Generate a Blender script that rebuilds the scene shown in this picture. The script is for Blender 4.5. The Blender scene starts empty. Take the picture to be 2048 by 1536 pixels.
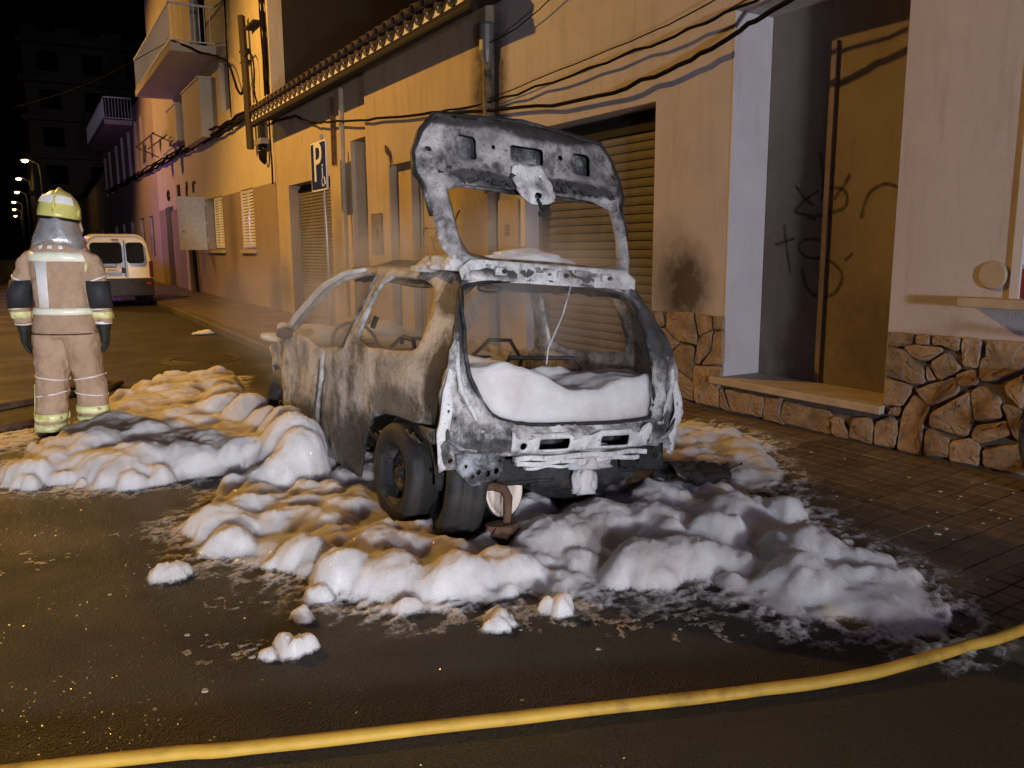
import bpy, bmesh, math, random
import numpy as np
from mathutils import Vector, Matrix, noise as mnoise
from mathutils.geometry import delaunay_2d_cdt
R = math.radians
random.seed(7)
scene = bpy.context.scene
C = scene.collection

# ------------------------------------------------------------------ camera
def setup_camera():
    f, pt, ro, yw = 1640.0, R(9.4), R(-.35), R(31.1)
    fw = Vector((math.sin(yw)*math.cos(pt), math.cos(yw)*math.cos(pt), -math.sin(pt)))
    rt0 = Vector((math.cos(yw), -math.sin(yw), 0)); up0 = rt0.cross(fw)
    rt = rt0*math.cos(ro)+up0*math.sin(ro); up = -rt0*math.sin(ro)+up0*math.cos(ro)
    cam = bpy.data.cameras.new('camera'); o = bpy.data.objects.new('camera', cam); C.objects.link(o)
    m = Matrix((rt, up, -fw)).transposed().to_4x4(); m.translation = Vector((0, 0, 1.45)); o.matrix_world = m
    cam.sensor_width = 36; cam.lens = f/2048*36; cam.clip_start = .05; cam.clip_end = 600
    scene.camera = o
setup_camera()

# ------------------------------------------------------------------ night sky, lamps, exposure
world = bpy.data.worlds.new('World'); scene.world = world; world.use_nodes = True
_nt = world.node_tree; _bg = _nt.nodes['Background']
_sky = _nt.nodes.new('ShaderNodeTexSky'); _sky.sky_type = 'NISHITA'; _sky.sun_disc = False
_sky.sun_elevation = R(-9); _sky.sun_rotation = R(200)
_nt.links.new(_sky.outputs[0], _bg.inputs[0]); _bg.inputs[1].default_value = .15
scene.view_settings.view_transform = 'Standard'; scene.view_settings.look = 'None'
scene.view_settings.exposure = 0; scene.view_settings.gamma = 1; scene.view_settings.use_curve_mapping = False
scene.render.engine = 'CYCLES'
scene.cycles.use_denoising = True; scene.cycles.use_adaptive_sampling = True; scene.cycles.adaptive_threshold = .03
scene.cycles.max_bounces = 6; scene.cycles.diffuse_bounces = 3; scene.cycles.glossy_bounces = 3
scene.cycles.transmission_bounces = 4; scene.cycles.volume_bounces = 1; scene.cycles.transparent_max_bounces = 8
scene.cycles.sample_clamp_indirect = 4; scene.cycles.caustics_reflective = False; scene.cycles.caustics_refractive = False
scene.cycles.volume_step_rate = 2.0; scene.cycles.volume_max_steps = 128

SODIUM = (1.0, .515, .095)
def lamp(name, kind, loc, power, color, size=.2, target=None, spot=None, blend=.5):
    l = bpy.data.lights.new(name, kind); l.energy = power; l.color = color
    if kind == 'SPOT': l.spot_size = R(spot); l.spot_blend = blend
    if kind in ('SPOT', 'POINT'): l.shadow_soft_size = size
    if kind == 'AREA': l.size = size
    o = bpy.data.objects.new(name, l); C.objects.link(o); o.location = loc
    if target: o.rotation_euler = (Vector(target)-Vector(loc)).to_track_quat('-Z', 'Y').to_euler()
    return o
# sodium street lamp on the near side of the street, just above the frame
lamp('unseen_sodium_light', 'SPOT', (-3.0, 16.4, 8.8), 5400, SODIUM, .14, (2.2, 12.0, 0), 150, .4)
# floodlight and beacon of the fire engine standing behind the photographer
lamp('unseen_sodium_light', 'SPOT', (-3.0, 36.0, 8.8), 2600, SODIUM, .14, (2.2, 31.0, 0), 150, .4)  # unseen lamp up the street, added to brighten the van and far fronts
lamp('floodlight', 'SPOT', (1.0, -7.6, 1.28), 2450, (.92, .93, 1.0), .28, (2.4, 4.5, .9), 80, .5)
lamp('floodlight', 'SPOT', (-2.6, -7.2, 1.28), 5200, (.96, .94, 1.0), .28, (.7, 8.0, .7), 38, 1.0)
lamp('blue_beacon_light', 'POINT', (-1.2, -9.0, 3.2), 330, (.16, .14, 1.0), .10)
# ambulance beacons farther up the street
lamp('far_beacon_light', 'POINT', (1.75, 35.0, 2.45), 190, (.30, .12, 1.0), .16)

# ------------------------------------------------------------------ helpers
def tag(o, label=None, cat=None, group=None, kind=None):
    if label: o['label'] = label
    if cat: o['category'] = cat
    if group: o['group'] = group
    if kind: o['kind'] = kind
    return o
def empty(name, loc=(0, 0, 0), rot=(0, 0, 0)):
    o = bpy.data.objects.new(name, None); C.objects.link(o); o.location = loc; o.rotation_euler = rot
    o.empty_display_size = .1
    return o
def link(name, me, mat, parent=None):
    o = bpy.data.objects.new(name, me); C.objects.link(o)
    if mat is not None and len(me.materials) == 0: me.materials.append(mat)
    if parent: o.parent = parent
    return o
class MB:
    """collects polygons for one mesh"""
    def __init__(s): s.v = []; s.f = []
    def add(s, vs, fs):
        n = len(s.v); s.v += [tuple(p) for p in vs]; s.f += [tuple(i+n for i in q) for q in fs]; return s
    def box(s, x0, x1, y0, y1, z0, z1):
        v = [(x, y, z) for x in (x0, x1) for y in (y0, y1) for z in (z0, z1)]
        return s.add(v, [(0, 1, 3, 2), (4, 6, 7, 5), (0, 4, 5, 1), (2, 3, 7, 6), (0, 2, 6, 4), (1, 5, 7, 3)])
    def obox(s, c, ax, ay, az):
        c, ax, ay, az = map(Vector, (c, ax, ay, az))
        v = [c+ax*i+ay*j+az*k for i in (-1, 1) for j in (-1, 1) for k in (-1, 1)]
        return s.add(v, [(0, 1, 3, 2), (4, 6, 7, 5), (0, 4, 5, 1), (2, 3, 7, 6), (0, 2, 6, 4), (1, 5, 7, 3)])
    def rings(s, rs, closed=True, cap=True):
        n = len(rs[0]); v = [p for r in rs for p in r]; f = []
        for i in range(len(rs)-1):
            for j in range(n if closed else n-1):
                k = (j+1) % n; f.append((i*n+j, i*n+k, (i+1)*n+k, (i+1)*n+j))
        if cap and closed: f.append(tuple(range(n))[::-1]); f.append(tuple(range((len(rs)-1)*n, len(rs)*n)))
        return s.add(v, f)
    def tube(s, path, r, n=8, flat=1.0, cap=True):
        path = [Vector(p) for p in path]; rs = []; ref = Vector((0, 0, 1))
        for i, p in enumerate(path):
            t = (path[min(i+1, len(path)-1)]-path[max(i-1, 0)]).normalized()
            a = t.cross(ref)
            if a.length < .05: a = t.cross(Vector((1, 0, 0)))
            a.normalize(); b = a.cross(t).normalized()
            rr = r[i] if isinstance(r, (list, tuple)) else r
            rs.append([p+a*rr*math.cos(2*math.pi*k/n)+b*rr*flat*math.sin(2*math.pi*k/n) for k in range(n)])
        return s.rings(rs, True, cap)
    def lathe(s, prof, n=24, axis='Z', c=(0, 0, 0), cap=False):
        rs = []
        for r, h in prof:
            ring = []
            for k in range(n):
                a = 2*math.pi*k/n; x, y = r*math.cos(a), r*math.sin(a)
                p = {'Z': (x, y, h), 'X': (h, x, y), 'Y': (x, h, y)}[axis]
                ring.append((p[0]+c[0], p[1]+c[1], p[2]+c[2]))
            rs.append(ring)
        return s.rings(rs, True, cap)
    def prism(s, poly, fn0, fn1):
        """poly of 2-D points; fn0 / fn1 map a point to the front / back 3-D vertex"""
        n = len(poly); v = [fn0(p) for p in poly]+[fn1(p) for p in poly]
        f = [tuple(range(n)), tuple(range(n, 2*n))[::-1]]+[(i, i+n, (i+1) % n+n, (i+1) % n) for i in range(n)]
        return s.add(v, f)
    def mesh(s, name, smooth=False, fix=True):
        me = bpy.data.meshes.new(name); me.from_pydata([tuple(map(float, p)) for p in s.v], [], s.f); me.update()
        if fix:
            bm = bmesh.new(); bm.from_mesh(me); bmesh.ops.recalc_face_normals(bm, faces=bm.faces); bm.to_mesh(me); bm.free()
        if smooth: me.shade_smooth()
        return me
    def build(s, name, mat, parent=None, smooth=False, bevel=0, fix=True):
        o = link(name, s.mesh(name, smooth, fix), mat, parent)
        if bevel:
            m = o.modifiers.new('bevel', 'BEVEL'); m.width = bevel; m.segments = 2; m.limit_method = 'ANGLE'
        return o
def box(name, mat, parent, *a, bevel=0): return MB().box(*a).build(name, mat, parent, bevel=bevel)
def inside(p, poly):
    x, y = p; c = False; n = len(poly); j = n-1
    for i in range(n):
        xi, yi = poly[i]; xj, yj = poly[j]
        if (yi > y) != (yj > y) and x < (xj-xi)*(y-yi)/(yj-yi)+xi: c = not c
        j = i
    return c
def resample(poly, step):
    out = []
    for i, p in enumerate(poly):
        q = poly[(i+1) % len(poly)]; d = math.dist(p, q); n = max(1, int(round(d/step)))
        out += [(p[0]+(q[0]-p[0])*k/n, p[1]+(q[1]-p[1])*k/n) for k in range(n)]
    return out
def smooth_poly(poly, it=2):
    for _ in range(it):
        o = []
        for i, p in enumerate(poly):
            q = poly[(i+1) % len(poly)]
            o += [(.75*p[0]+.25*q[0], .75*p[1]+.25*q[1]), (.25*p[0]+.75*q[0], .25*p[1]+.75*q[1])]
        poly = o
    return poly
def circle(cx, cy, r, n=12, ry=None): return [(cx+r*math.cos(2*math.pi*k/n), cy+(ry or r)*math.sin(2*math.pi*k/n)) for k in range(n)]
def sheet(name, outer, holes, fn, mat, parent, step=.05, thick=.012, offset=0, smooth=True, jit=.25, post=True):
    """a pressed sheet: polygon with holes, triangulated finely and bent by fn(a, b) -> (x, y, z)"""
    outer = resample(outer, step); holes = [resample(h, step*.7) for h in holes]
    pts = []; edges = []
    for lp in [outer]+holes:
        n0 = len(pts); pts += lp; edges += [(n0+i, n0+(i+1) % len(lp)) for i in range(len(lp))]
    a0, a1 = min(p[0] for p in outer), max(p[0] for p in outer); b0, b1 = min(p[1] for p in outer), max(p[1] for p in outer)
    rng = random.Random(hash(name) % 1000 if False else len(outer)); y = b0+step*.5; row = 0
    bp = np.array(pts)
    while y < b1:
        x = a0+step*(.5 if row % 2 else 0)
        while x < a1:
            p = (x+rng.uniform(-jit, jit)*step, y+rng.uniform(-jit, jit)*step)
            if inside(p, outer) and not any(inside(p, h) for h in holes):
                if np.min(np.hypot(bp[:, 0]-p[0], bp[:, 1]-p[1])) > step*.45: pts.append(p)
            x += step
        y += step*.87; row += 1
    vs, es, fs, *_ = delaunay_2d_cdt([Vector(p) for p in pts], edges, [], 0, 1e-5)
    keep = []
    for f in fs:
        c = (sum(vs[i][0] for i in f)/len(f), sum(vs[i][1] for i in f)/len(f))
        if inside(c, outer) and not any(inside(c, h) for h in holes): keep.append(tuple(f))
    me = bpy.data.meshes.new(name); me.from_pydata([tuple(map(float, fn(v[0], v[1]))) for v in vs], [], keep); me.update()
    bm = bmesh.new(); bm.from_mesh(me)
    loose = [v for v in bm.verts if not v.link_faces]; bmesh.ops.delete(bm, geom=loose, context='VERTS')
    bmesh.ops.recalc_face_normals(bm, faces=bm.faces); bm.to_mesh(me); bm.free()
    if smooth: me.shade_smooth()
    o = link(name, me, mat, parent)
    if thick:
        m = o.modifiers.new('thickness', 'SOLIDIFY'); m.thickness = thick; m.offset = offset
    return o
# numpy gradient noise
_rs = np.random.RandomState(3); _perm = _rs.permutation(512); _ang = _rs.rand(512)*2*np.pi
def pnoise(x, y):
    xi = np.floor(x).astype(int); yi = np.floor(y).astype(int); xf = x-xi; yf = y-yi
    def g(ix, iy, dx, dy):
        a = _ang[_perm[(_perm[ix & 511]+iy) & 511]]; return np.cos(a)*dx+np.sin(a)*dy
    u = xf**3*(xf*(xf*6-15)+10); v = yf**3*(yf*(yf*6-15)+10)
    a = g(xi, yi, xf, yf); b = g(xi+1, yi, xf-1, yf); c = g(xi, yi+1, xf, yf-1); d = g(xi+1, yi+1, xf-1, yf-1)
    return (a+(b-a)*u)+((c+(d-c)*u)-(a+(b-a)*u))*v
def fbm(x, y, o=4, g=.5):
    s = 0; a = 1; k = 1
    for i in range(o): s = s+a*pnoise(x*k+i*17.3, y*k-i*9.1); a *= g; k *= 2.03
    return s

# ------------------------------------------------------------------ materials
def nmat(name):
    m = bpy.data.materials.new(name); m.use_nodes = True; nt = m.node_tree
    return m, nt, nt.nodes['Principled BSDF']
def N(nt, t, **kw):
    n = nt.nodes.new(t)
    for k, v in kw.items():
        if k in n.inputs: n.inputs[k].default_value = v
        else: setattr(n, k, v)
    return n
def coords(nt, scale=(1, 1, 1), which='Object'):
    tc = N(nt, 'ShaderNodeTexCoord'); mp = N(nt, 'ShaderNodeMapping'); mp.inputs['Scale'].default_value = scale
    nt.links.new(tc.outputs[which], mp.inputs['Vector']); return mp.outputs[0]
def ramp(nt, fac, stops):
    r = N(nt, 'ShaderNodeValToRGB'); e = r.color_ramp.elements
    while len(e) < len(stops): e.new(.5)
    for i, (p, c) in enumerate(stops):
        e[i].position = p; e[i].color = (c[0], c[1], c[2], 1) if hasattr(c, '__len__') else (c, c, c, 1)
    nt.links.new(fac, r.inputs[0]); return r.outputs[0]
def noise_tex(nt, vec, scale, detail=5, rough=.6, dist=0):
    n = N(nt, 'ShaderNodeTexNoise', Scale=scale, Detail=detail, Roughness=rough, Distortion=dist)
    if vec is not None: nt.links.new(vec, n.inputs['Vector'])
    return n.outputs[0]
def mixc(nt, fac, a, b, mode='MIX'):
    m = N(nt, 'ShaderNodeMix', data_type='RGBA', blend_type=mode)
    for s, v in ((0, fac), (6, a), (7, b)):
        if hasattr(v, 'links'): nt.links.new(v, m.inputs[s])
        else: m.inputs[s].default_value = v if s == 0 else (v[0], v[1], v[2], 1)
    return m.outputs[2]
def bump(nt, bsdf, height, strength=.3, dist=.01):
    b = N(nt, 'ShaderNodeBump', Strength=strength, Distance=dist)
    nt.links.new(height, b.inputs['Height']); nt.links.new(b.outputs[0], bsdf.inputs['Normal']); return b
def pbr(name, stops, scale=6, rough=.75, bs=80, bst=.25, bd=.005, metal=0, stretch=(1, 1, 1), detail=6, which='Object', spec=.4, dist=0, rr=None, rnd=0):
    m, nt, b = nmat(name); v = coords(nt, stretch, which)
    n = noise_tex(nt, v, scale, detail, .62, dist)
    if not hasattr(stops[0], '__len__'): stops = [(0.3, tuple(c*.85 for c in stops)), (.7, stops)]
    col = ramp(nt, n, stops)
    if rnd:
        oi = N(nt, 'ShaderNodeObjectInfo'); g = ramp(nt, oi.outputs['Random'], [(0, 1-rnd), (1, 1+rnd*.4)])
        col = mixc(nt, 1.0, col, g, 'MULTIPLY')
    nt.links.new(col, b.inputs['Base Color'])
    if rr: nt.links.new(ramp(nt, noise_tex(nt, v, scale*1.7, 5), [(.35, rr[0]), (.65, rr[1])]), b.inputs['Roughness'])
    else: b.inputs['Roughness'].default_value = rough
    b.inputs['Metallic'].default_value = metal; b.inputs['Specular IOR Level'].default_value = spec
    if bst: bump(nt, b, noise_tex(nt, coords(nt, (1, 1, 1), which), bs, 4), bst, bd)
    return m
def flat(name, c, rough=.6, metal=0, spec=.4):
    return pbr(name, [(.3, tuple(x*.8 for x in c)), (.7, c)], 9, rough, 120, .12, .003, metal, spec=spec)
def emit(name, c, s):
    m, nt, b = nmat(name); b.inputs['Base Color'].default_value = (*c, 1)
    b.inputs['Emission Color'].default_value = (*c, 1); b.inputs['Emission Strength'].default_value = s; return m
M = {}
def plaster(name, c, dirt, scale=2.2, bst=.45, stains=()):
    m, nt, b = nmat(name); v = coords(nt)
    n1 = noise_tex(nt, v, scale, 6, .65); col = ramp(nt, n1, [(.3, tuple(x*.86 for x in c)), (.65, c)])
    n2 = noise_tex(nt, coords(nt, (3.5, 3.5, .45)), 2.3, 7, .7); col = mixc(nt, ramp(nt, n2, [(.52, 0), (.78, .75)]), col, dirt)
    n3 = noise_tex(nt, v, 34, 4, .7); col = mixc(nt, ramp(nt, n3, [(.66, 0), (.74, .5)]), col, tuple(x*.5 for x in c))
    for (y, z, ry, rz, st) in stains:
        mp = N(nt, 'ShaderNodeMapping'); tc = N(nt, 'ShaderNodeTexCoord'); nt.links.new(tc.outputs['Object'], mp.inputs['Vector'])
        mp.vector_type = 'TEXTURE'; mp.inputs['Location'].default_value = (0, y, z); mp.inputs['Scale'].default_value = (3, ry, rz)
        g = N(nt, 'ShaderNodeTexGradient', gradient_type='SPHERICAL'); nt.links.new(mp.outputs[0], g.inputs['Vector'])
        q = N(nt, 'ShaderNodeMath', operation='MULTIPLY'); nt.links.new(g.outputs['Fac'], q.inputs[0]); nt.links.new(ramp(nt, noise_tex(nt, v, 6, 8, .75), [(.2, .25), (.75, 1)]), q.inputs[1])
        col = mixc(nt, ramp(nt, q.outputs[0], [(.04, 0), (.45, st)]), col, (.035, .028, .024))
    nt.links.new(col, b.inputs['Base Color']); b.inputs['Roughness'].default_value = .88; b.inputs['Specular IOR Level'].default_value = .25
    h = N(nt, 'ShaderNodeMath', operation='ADD'); nt.links.new(noise_tex(nt, v, 65, 4, .7), h.inputs[0]); nt.links.new(noise_tex(nt, v, 9, 3), h.inputs[1])
    bump(nt, b, h.outputs[0], bst, .012); return m
M['plaster_near'] = plaster('plaster_near', (.54, .50, .515), (.36, .31, .30), stains=((5.30, 1.12, .42, .50, .85), (5.55, 1.0, .5, .9, .5), (8.50, 3.2, .35, 1.6, .9), (8.3, 1.5, .5, 1.6, .5)))
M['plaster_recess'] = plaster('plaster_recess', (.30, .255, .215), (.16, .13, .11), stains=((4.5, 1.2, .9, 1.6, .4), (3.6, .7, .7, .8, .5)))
M['jamb_white'] = plaster('jamb_white', (.62, .60, .62), (.42, .38, .36), bst=.2)
M['plaster_ochre'] = plaster('plaster_ochre', (.44, .355, .245), (.26, .20, .14), 1.6, .3, stains=((-.35, 3.0, .40, 1.6, .85), (.0, 1.5, .6, 1.4, .5), (5.2, 1.2, .5, 1.4, .5), (8.9, .6, .9, .9, .6), (3.0, .6, .8, .9, .45)))
M['plaster_cream'] = plaster('plaster_cream', (.60, .51, .37), (.42, .33, .22), 1.2, .25)
M['dado'] = plaster('dado', (.30, .23, .17), (.18, .13, .09), 1.5, .35, stains=((9.6, .3, .8, 1.2, .6), (14, .2, 2, .9, .5), (13.7, 2.0, .7, 2.0, .4)))
M['plaster_pink'] = plaster('plaster_pink', (.46, .36, .32), (.25, .19, .17), 1.5, .25)
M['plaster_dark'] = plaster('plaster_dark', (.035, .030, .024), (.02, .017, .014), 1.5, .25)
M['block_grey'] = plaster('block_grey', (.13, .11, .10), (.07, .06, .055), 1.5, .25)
M['panel_tan'] = plaster('panel_tan', (.40, .32, .22), (.20, .15, .10), 2, .2)
M['white_paint'] = flat('white_paint', (.72, .70, .66), .5)
M['grey_metal'] = flat('grey_metal', (.22, .21, .20), .45, .3)
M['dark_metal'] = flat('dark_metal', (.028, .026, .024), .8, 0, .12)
M['wood_dark'] = pbr('wood_dark', [(.3, (.02, .014, .01)), (.7, (.05, .035, .025))], 6, .8, stretch=(1, 1, .1))
M['cable'] = flat('cable', (.012, .010, .009), .95, 0, .05)
M['mortar'] = pbr('mortar', [(.3, (.08, .066, .056)), (.7, (.17, .14, .12))], 9, .95, 60, .6, .01)
M['shutter'] = pbr('shutter', [(.3, (.11, .10, .092)), (.7, (.17, .155, .145))], 3, .7, 90, .15, .003, 0, rr=(.6, .85), spec=.15)
M['clay'] = pbr('clay', [(.3, (.035, .022, .015)), (.7, (.09, .055, .038))], 12, .85, 60, .4, .006, rnd=.3)
M['glass_dark'] = flat('glass_dark', (.01, .011, .013), .06, 0, .6)
M['black_rubber'] = pbr('black_rubber', [(.3, (.010, .010, .010)), (.7, (.03, .028, .026))], 14, .7, 70, .6, .006)
M['black_plastic'] = pbr('black_plastic', [(.3, (.012, .012, .013)), (.7, (.035, .033, .032))], 8, .45, 50, .4, .006)
def m_stone():
    m, nt, b = nmat('stone'); v = coords(nt, which='Generated'); vo = coords(nt)
    oi = N(nt, 'ShaderNodeObjectInfo')
    c = ramp(nt, noise_tex(nt, vo, 7, 7, .68), [(.28, (.16, .115, .08)), (.5, (.33, .25, .18)), (.72, (.46, .36, .27))])
    c = mixc(nt, 1.0, c, ramp(nt, oi.outputs['Random'], [(0, (.70, .66, .60)), (.5, (1, .96, .9)), (1, (1.12, 1.0, .86))]), 'MULTIPLY')
    nt.links.new(c, b.inputs['Base Color']); b.inputs['Roughness'].default_value = .85; b.inputs['Specular IOR Level'].default_value = .3
    h = N(nt, 'ShaderNodeMath', operation='ADD'); nt.links.new(noise_tex(nt, vo, 13, 8, .72, .6), h.inputs[0]); nt.links.new(noise_tex(nt, vo, 70, 4), h.inputs[1])
    bump(nt, b, h.outputs[0], .5, .02); return m
M['stone'] = m_stone()
M['marble'] = pbr('marble', [(.3, (.32, .26, .18)), (.7, (.50, .42, .31))], 5, .6, 60, .2, .004)
def m_asphalt():
    m, nt, b = nmat('asphalt'); v = coords(nt)
    n = noise_tex(nt, v, 1.1, 8, .65); f = noise_tex(nt, v, 170, 3, .6)
    c = mixc(nt, ramp(nt, f, [(.42, 0), (.72, 1)]), ramp(nt, n, [(.3, (.016, .014, .012)), (.7, (.034, .030, .026))]), (.070, .062, .052))
    nt.links.new(c, b.inputs['Base Color'])
    nt.links.new(ramp(nt, noise_tex(nt, v, .9, 6, .6, .5), [(.36, .42), (.64, .75)]), b.inputs['Roughness'])
    b.inputs['Specular IOR Level'].default_value = .22
    vo = N(nt, 'ShaderNodeTexVoronoi', Scale=115.0); nt.links.new(v, vo.inputs['Vector'])
    h = N(nt, 'ShaderNodeMath', operation='ADD'); nt.links.new(vo.outputs['Distance'], h.inputs[0]); nt.links.new(f, h.inputs[1])
    bump(nt, b, h.outputs[0], .75, .010)
    geo = N(nt, 'ShaderNodeNewGeometry'); vc = N(nt, 'ShaderNodeTexVoronoi', Scale=230.0); nt.links.new(v, vc.inputs['Vector'])   # wet grit facets
    sub = N(nt, 'ShaderNodeVectorMath', operation='MULTIPLY_ADD'); sub.inputs[1].default_value = (.9,)*3; sub.inputs[2].default_value = (-.45,)*3; nt.links.new(vc.outputs['Color'], sub.inputs[0])
    ad = N(nt, 'ShaderNodeVectorMath', operation='ADD'); nt.links.new(sub.outputs[0], ad.inputs[0]); nt.links.new(geo.outputs['Normal'], ad.inputs[1])
    nm = N(nt, 'ShaderNodeVectorMath', operation='NORMALIZE'); nt.links.new(ad.outputs[0], nm.inputs[0]); nt.links.new(nm.outputs[0], b.inputs['Coat Normal'])
    nt.links.new(ramp(nt, noise_tex(nt, v, 1.3, 5, .6), [(.42, .0), (.64, .09)]), b.inputs['Coat Weight']); b.inputs['Coat Roughness'].default_value = .12
    return m
M['asphalt'] = m_asphalt()
def m_tile():
    m, nt, b = nmat('pavement_tile'); v = coords(nt)
    oi = N(nt, 'ShaderNodeObjectInfo'); vw = coords(nt, which='Object')
    geo = N(nt, 'ShaderNodeNewGeometry')
    c = ramp(nt, noise_tex(nt, geo.outputs['Position'], 5, 7, .68), [(.3, (.06, .043, .028)), (.7, (.17, .125, .08))])
    c = mixc(nt, 1.0, c, ramp(nt, oi.outputs['Random'], [(0, .72), (1, 1.15)]), 'MULTIPLY'); nt.links.new(c, b.inputs['Base Color'])
    nt.links.new(ramp(nt, noise_tex(nt, geo.outputs['Position'], 2.0, 5), [(.4, .35), (.6, .7)]), b.inputs['Roughness'])
    bump(nt, b, noise_tex(nt, geo.outputs['Position'], 60, 5), .4, .006); return m
M['tile'] = m_tile()
M['kerb'] = pbr('kerb', [(.3, (.06, .05, .042)), (.7, (.13, .11, .09))], 7, .8, 60, .4, .006, rnd=.25)
M['road_paint'] = pbr('road_paint', [(.40, (.03, .026, .02)), (.7, (.10, .085, .06))], 12, .7)
M['iron'] = pbr('iron', [(.3, (.03, .028, .025)), (.7, (.07, .06, .05))], 20, .5, 60, .4, .004, .4)
def m_foam(name, c=(.80, .79, .78), lacy=True):
    m, nt, b = nmat(name); geo = N(nt, 'ShaderNodeNewGeometry'); p = geo.outputs['Position']
    col = ramp(nt, noise_tex(nt, p, 7, 6, .6), [(.3, tuple(x*.86 for x in c)), (.6, c)])
    col = mixc(nt, ramp(nt, noise_tex(nt, p, 1.5, 5, .62), [(.48, 0), (.70, .7)]), col, (.46, .38, .33))
    nt.links.new(col, b.inputs['Base Color']); b.inputs['Roughness'].default_value = .95
    b.inputs['Subsurface Weight'].default_value = 1.0; b.inputs['Subsurface Radius'].default_value = (.06, .055, .05); b.inputs['Subsurface Scale'].default_value = 1.7
    b.inputs['Specular IOR Level'].default_value = .08
    vo = N(nt, 'ShaderNodeTexVoronoi', Scale=210.0); nt.links.new(p, vo.inputs['Vector'])
    h = N(nt, 'ShaderNodeMath', operation='ADD'); nt.links.new(noise_tex(nt, p, 34, 8, .80), h.inputs[0]); nt.links.new(vo.outputs['Distance'], h.inputs[1])
    bump(nt, b, h.outputs[0], .62, .018)
    # wet bubble facets: each tiny cell has its own tilt, so a few of them glint
    vc = N(nt, 'ShaderNodeTexVoronoi', Scale=130.0); nt.links.new(p, vc.inputs['Vector'])
    sub = N(nt, 'ShaderNodeVectorMath', operation='MULTIPLY_ADD'); sub.inputs[1].default_value = (1.7,)*3; sub.inputs[2].default_value = (-.85,)*3
    nt.links.new(vc.outputs['Color'], sub.inputs[0])
    ad = N(nt, 'ShaderNodeVectorMath', operation='ADD'); nt.links.new(sub.outputs[0], ad.inputs[0]); nt.links.new(geo.outputs['Normal'], ad.inputs[1])
    nm = N(nt, 'ShaderNodeVectorMath', operation='NORMALIZE'); nt.links.new(ad.outputs[0], nm.inputs[0])
    b.inputs['Coat Weight'].default_value = .06; b.inputs['Coat Roughness'].default_value = .08; nt.links.new(nm.outputs[0], b.inputs['Coat Normal'])
    # where the layer is only a film it breaks up into lace
    at = N(nt, 'ShaderNodeAttribute', attribute_name='thickness'); nz = N(nt, 'ShaderNodeMath', operation='MULTIPLY_ADD'); nz.inputs[1].default_value = .030; nz.inputs[2].default_value = -.013
    nt.links.new(noise_tex(nt, p, 45, 6, .72), nz.inputs[0]); sm = N(nt, 'ShaderNodeMath', operation='ADD'); nt.links.new(at.outputs['Fac'], sm.inputs[0]); nt.links.new(nz.outputs[0], sm.inputs[1])
    if lacy: nt.links.new(ramp(nt, sm.outputs[0], [(.002, 0), (.016, 1)]), b.inputs['Alpha'])
    return m
M['foam'] = m_foam('foam'); M['foam_solid'] = m_foam('foam_solid', lacy=False)
def m_film():
    m, nt, b = nmat('foam_film'); geo = N(nt, 'ShaderNodeNewGeometry'); p = geo.outputs['Position']
    nt.links.new(ramp(nt, noise_tex(nt, p, 14, 6, .7), [(.35, (.20, .17, .13)), (.65, (.50, .46, .40))]), b.inputs['Base Color']); b.inputs['Roughness'].default_value = .6
    mx = N(nt, 'ShaderNodeMixShader'); tr = N(nt, 'ShaderNodeBsdfTransparent')
    nt.links.new(ramp(nt, noise_tex(nt, p, 38, 6, .75), [(.36, .0), (.54, .9)]), mx.inputs[0]); nt.links.new(tr.outputs[0], mx.inputs[1]); nt.links.new(b.outputs[0], mx.inputs[2]); nt.links.new(mx.outputs[0], nt.nodes['Material Output'].inputs[0]); return m
M['residue'] = m_film(); M['flake'] = flat('flake', (.45, .42, .37), .8)
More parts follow.
